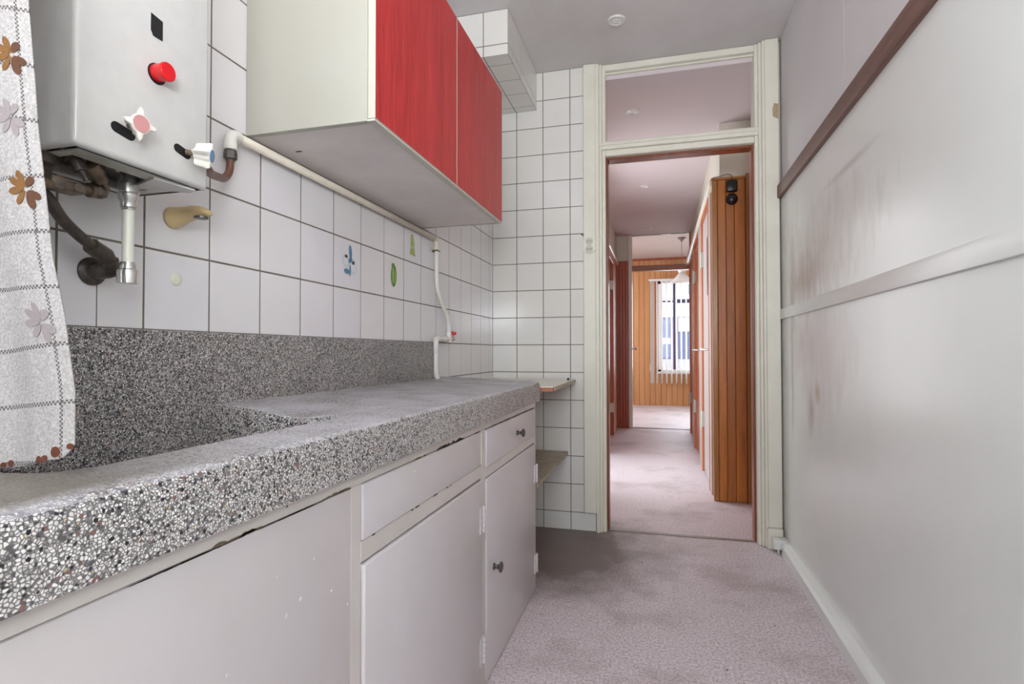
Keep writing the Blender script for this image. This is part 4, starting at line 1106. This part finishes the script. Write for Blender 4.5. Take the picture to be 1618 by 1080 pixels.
sk = thing('wall_socket', 'oval white double socket on the left door frame board', 'socket', (-0.355, 2.924, 1.525)); under(sk)
bm = bmesh.new(); pts = []
for k in range(13): t = PI*k/12; pts.append((-0.355+0.033*math.cos(t), 1.543+0.026*math.sin(t)))
for k in range(13): t = PI+PI*k/12; pts.append((-0.355+0.033*math.cos(t), 1.507+0.026*math.sin(t)))
poly_prism(bm, [(x, 2.9238, z) for x, z in pts], (0, -0.013, 0))
bmesh.ops.bevel(bm, geom=[e for e in bm.edges if all(v.co.y < 2.912 for v in e.verts)], offset=0.004, segments=2, affect='EDGES')
obj('cover', bm, 'socket', sk, autos=40)
for z in (1.545, 1.504):
    bm = bmesh.new(); n = 24
    rr = [[bm.verts.new((-0.355+r*math.cos(2*PI*j/n), y, z+r*math.sin(2*PI*j/n))) for j in range(n)] for y, r in ((2.9106, 0.0195), (2.9094, 0.0185), (2.9102, 0.0172))]
    for a, b in zip(rr, rr[1:]):
        for j in range(n): bm.faces.new((a[j], b[j], b[(j+1) % n], a[(j+1) % n]))
    bm.faces.new(list(reversed(rr[-1])))
    fc = obj('outlet', bm, 'enamel2', sk)
    for dx in (-0.0075, 0.0075): lathe_obj('hole', (-0.355+dx, 2.9103, z), (0, -1, 0), [(0, 0.0026), (0.0004, 0.0026)], 'black', fc, 10)
    lathe_obj('screw', (-0.355, 2.9103, z), (0, -1, 0), [(0, 0.002), (0.0006, 0.0016)], 'steel', fc, 10)
jb = thing('junction_box', 'small white junction box on the skirting beside the door frame', 'junction box', (0.562, 2.86, 0.06)); under(jb)
box('box', (0.522, XR-0.0005, 2.835, 2.898, 0.022, 0.068), 'winwhite', jb, 0.003, 2)
box('lid', (0.5195, 0.522, 2.838, 2.895, 0.025, 0.065), 'socket', jb, 0.001)
bm = bmesh.new(); tube(bm, [(0.545, 2.862, 0.022), (0.545, 2.862, 0.0)], 0.007, 10); obj('conduit', bm, 'socket', jb)

# ------------------------------------------------------------------ printed motifs on three tiles
def find_tile(y, z):
    i = max(k for k in range(len(yj)) if yj[k] <= y); r = max(k for k in range(len(zrows_hi)) if zrows_hi[k] <= z)
    return TILES[(i, r)], (yj[i]+yj[i+1])/2, (zrows_hi[r]+zrows_hi[r+1])/2
def blob(bm, cy, cz, ry, rz, rot=0, n=16, x=XL+0.0010, mi=0, pinch=0):
    c, s = math.cos(rot), math.sin(rot); pts = []
    for k in range(n):
        t = 2*PI*k/n; a = ry*math.cos(t)*(1-pinch*max(0, math.sin(t))**1); b = rz*math.sin(t)
        pts.append((x, cy+a*c-b*s, cz+a*s+b*c))
    f = bm.faces.new([bm.verts.new(p) for p in pts]); f.material_index = mi
    f.normal_update()
    if f.normal.x < 0: f.normal_flip()
def decal(y, z, shapes, mats, name='printed_motif'):
    t, _, _ = find_tile(y, z); bm = bmesh.new()
    for k, (dy, dz, ry, rz, rot, mi) in enumerate(shapes): blob(bm, y+dy, z+dz, ry, rz, rot, x=XL+0.0008+0.00008*k, mi=mi)
    o = obj(name, bm, parent=None, mats=mats); o.parent = t; o.matrix_parent_inverse = t.matrix_world.inverted()
    return o
bpy.context.view_layer.update()
decal(1.470, 1.225, [(-0.020, 0.006, 0.019, 0.021, 0.1, 1), (0.020, -0.008, 0.020, 0.024, 0.1, 1), (-0.020, 0.006, 0.013, 0.015, 0.1, 3), (0.020, -0.008, 0.014, 0.018, 0.1, 3),
    (0.004, 0.034, 0.008, 0.022, 0.1, 0), (0.003, 0.010, 0.012, 0.008, 0.6, 0), (-0.016, -0.026, 0.015, 0.008, -0.1, 0), (0.001, -0.022, 0.004, 0.018, 0, 0), (-0.020, 0.018, 0.008, 0.005, 0, 2), (0.019, 0.004, 0.008, 0.006, 0, 2)],
    ['bluedecal', 'palebluedecal', 'darkdecal', 'tile'])['label'] = 'two blue and white radishes with leaves'
decal(1.756, 1.226, [(0.0, 0.0, 0.022, 0.040, -0.05, 0), (-0.004, 0.0, 0.007, 0.030, 0, 1), (0.010, -0.002, 0.004, 0.026, 0, 1), (-0.006, 0.036, 0.012, 0.008, 0.2, 0), (0.004, 0.008, 0.002, 0.024, 0, 2)],
    ['greendecal', 'lgreendecal', 'darkdecal'])['label'] = 'green pepper'
decal(1.905, 1.362, [(0.000, 0.026, 0.014, 0.016, 0, 0), (0.004, 0.004, 0.016, 0.016, 0, 1), (0.004, -0.020, 0.019, 0.018, 0, 0), (-0.010, -0.028, 0.011, 0.009, 0.4, 1), (0.018, -0.034, 0.010, 0.005, 0, 1), (0.004, -0.004, 0.005, 0.008, 0, 2), (0.0, 0.030, 0.004, 0.004, 0, 2)],
    ['yellowdecal', 'lgreendecal', 'shelf_top'])['label'] = 'yellow green cauliflower'

# ------------------------------------------------------------------ curtain at the left window
def cedge(z):   # selvedge x at height z
    P = [(0.83, -0.549), (0.862, -0.547), (0.916, -0.550), (0.99, -0.568), (1.053, -0.588), (1.18, -0.609), (1.309, -0.620), (1.6, -0.634), (2.2, -0.65)]
    for (a, xa), (b, xb) in zip(P, P[1:]):
        if z <= b: t = (z-a)/(b-a); return xa+(xb-xa)*t
    return P[-1][1]
def csurf(u, z):
    x = cedge(z)-u
    y = 0.400 + 0.010*math.sin(u*38+0.8*math.sin(z*5))*min(1, max(0, (u-0.045)/0.05)) + 0.005*math.sin(z*7+u*4)
    y += 0.006*min(1, max(0, 0.02-u)/0.02)
    # the hem sits just above the worktop, rising a little towards the window edge
    return Vector((x, y, z))
cu = thing('curtain', 'white woven curtain with grey checks and brown flowers hanging at the left edge', 'curtain', (-0.75, 0.40, 2.25)); under(cu)
bm = bmesh.new(); uvl = bm.loops.layers.uv.new('UVMap')
NU, NZ = 64, 150; W_ = 0.27; grid = []
def hem(u):
    r = max(0, 0.016-u)
    return 0.8520 - 0.14*min(u, 0.10) + 0.9*r*r/0.016 + 0.0015*math.sin(u*70)
for j in range(NZ+1):
    row = []
    for i in range(NU+1):
        u = W_*(i/NU)**1.3; z0 = hem(u); z = z0+(2.20-z0)*(j/NZ)**1.2
        row.append((bm.verts.new(csurf(u, z)), u, z))
    grid.append(row)
for j in range(NZ):
    for i in range(NU):
        q = [grid[j][i], grid[j+1][i], grid[j+1][i+1], grid[j][i+1]]
        f = bm.faces.new([a[0] for a in q])
        for lp, a in zip(f.loops, q): lp[uvl].uv = (a[1], a[2]+0.10*min(a[1], 0.1)*(1.0 if a[2] < 1.0 else -1.6 if a[2] > 1.15 else 0.2))
bmesh.ops.recalc_face_normals(bm, faces=bm.faces[:])
bmesh.ops.solidify(bm, geom=bm.faces[:], thickness=0.0012)
obj('cloth', bm, 'curtain', cu, smooth=True)
def petal(bm, u, z, ang, L, wd, mi, off=0.0022, r0=0.002):
    n = 10; pts = []
    for k in range(2*n):
        t = k/n
        if t <= 1: a = r0+(L-r0)*t; b = wd*math.sin(PI*t)**0.6*(0.55+0.6*t)
        else: a = r0+(L-r0)*(2-t); b = -wd*math.sin(PI*(2-t))**0.6*(0.55+0.6*(2-t))
        uu = u-(a*math.cos(ang)-b*math.sin(ang)); zz = z+a*math.sin(ang)+b*math.cos(ang)
        uu = max(uu, 0.0004)
        p = csurf(uu, zz); pts.append((p.x, p.y-off, p.z))
    try: poly_prism(bm, pts, (0, 0.0004, 0), mi)
    except Exception: pass
for (u, z, mats) in ((0.019, 1.258, ('petal', 'petal2')), (0.017, 1.120, ('petal', 'petal2')), (0.025, 1.195, ('ghost', 'ghost')), (0.022, 0.985, ('ghost', 'ghost'))):
    bm = bmesh.new(); s = 0.0195
    for k, (a, L, mi) in enumerate(((115, 1.15, 0), (148, 1.25, 0), (182, 1.2, 0), (228, 1.0, 0), (285, 1.1, 1), (322, 0.85, 1), (62, 0.75, 1))):
        petal(bm, u, z, math.radians(a), s*L, 0.0044, mi, 0.0017+0.00008*k)
    fo = obj('embroidered_flower', bm, None, cu, mats=[mats[0], mats[1]])
    fo['label'] = 'faded ghost of a flower' if mats[0] == 'ghost' else 'brown flower motif'
for (u, z, r) in ((0.017, 0.8590, 0.0048), (0.003, 0.864, 0.0035), (0.030, 0.8515, 0.0042), (0.037, 0.8505, 0.0035), (0.082, 0.8435, 0.0035), (0.090, 0.842, 0.003)):
    bm = bmesh.new(); pts = []
    for k in range(12):
        t = 2*PI*k/12; rr_ = r*(1+0.12*math.sin(2*t+u*300)); p = csurf(max(0.0003, u+rr_*math.cos(t)), max(hem(u)+0.0003, z+rr_*math.sin(t))); pts.append((p.x, p.y-0.0018, p.z))
    poly_prism(bm, pts, (0, 0.0008, 0)); obj('rust_spot', bm, 'rust', cu)
bm = bmesh.new(); tube(bm, [(-0.905, 0.40, 2.21), (-0.60, 0.40, 2.21)], 0.006, 12); lathe(bm, (-0.60, 0.40, 2.21), (1, 0, 0), [(0, 0.006), (0.003, 0.011), (0.012, 0.012), (0.016, 0.006)], 14)
obj('rod', bm, 'chrome', cu)

settle()
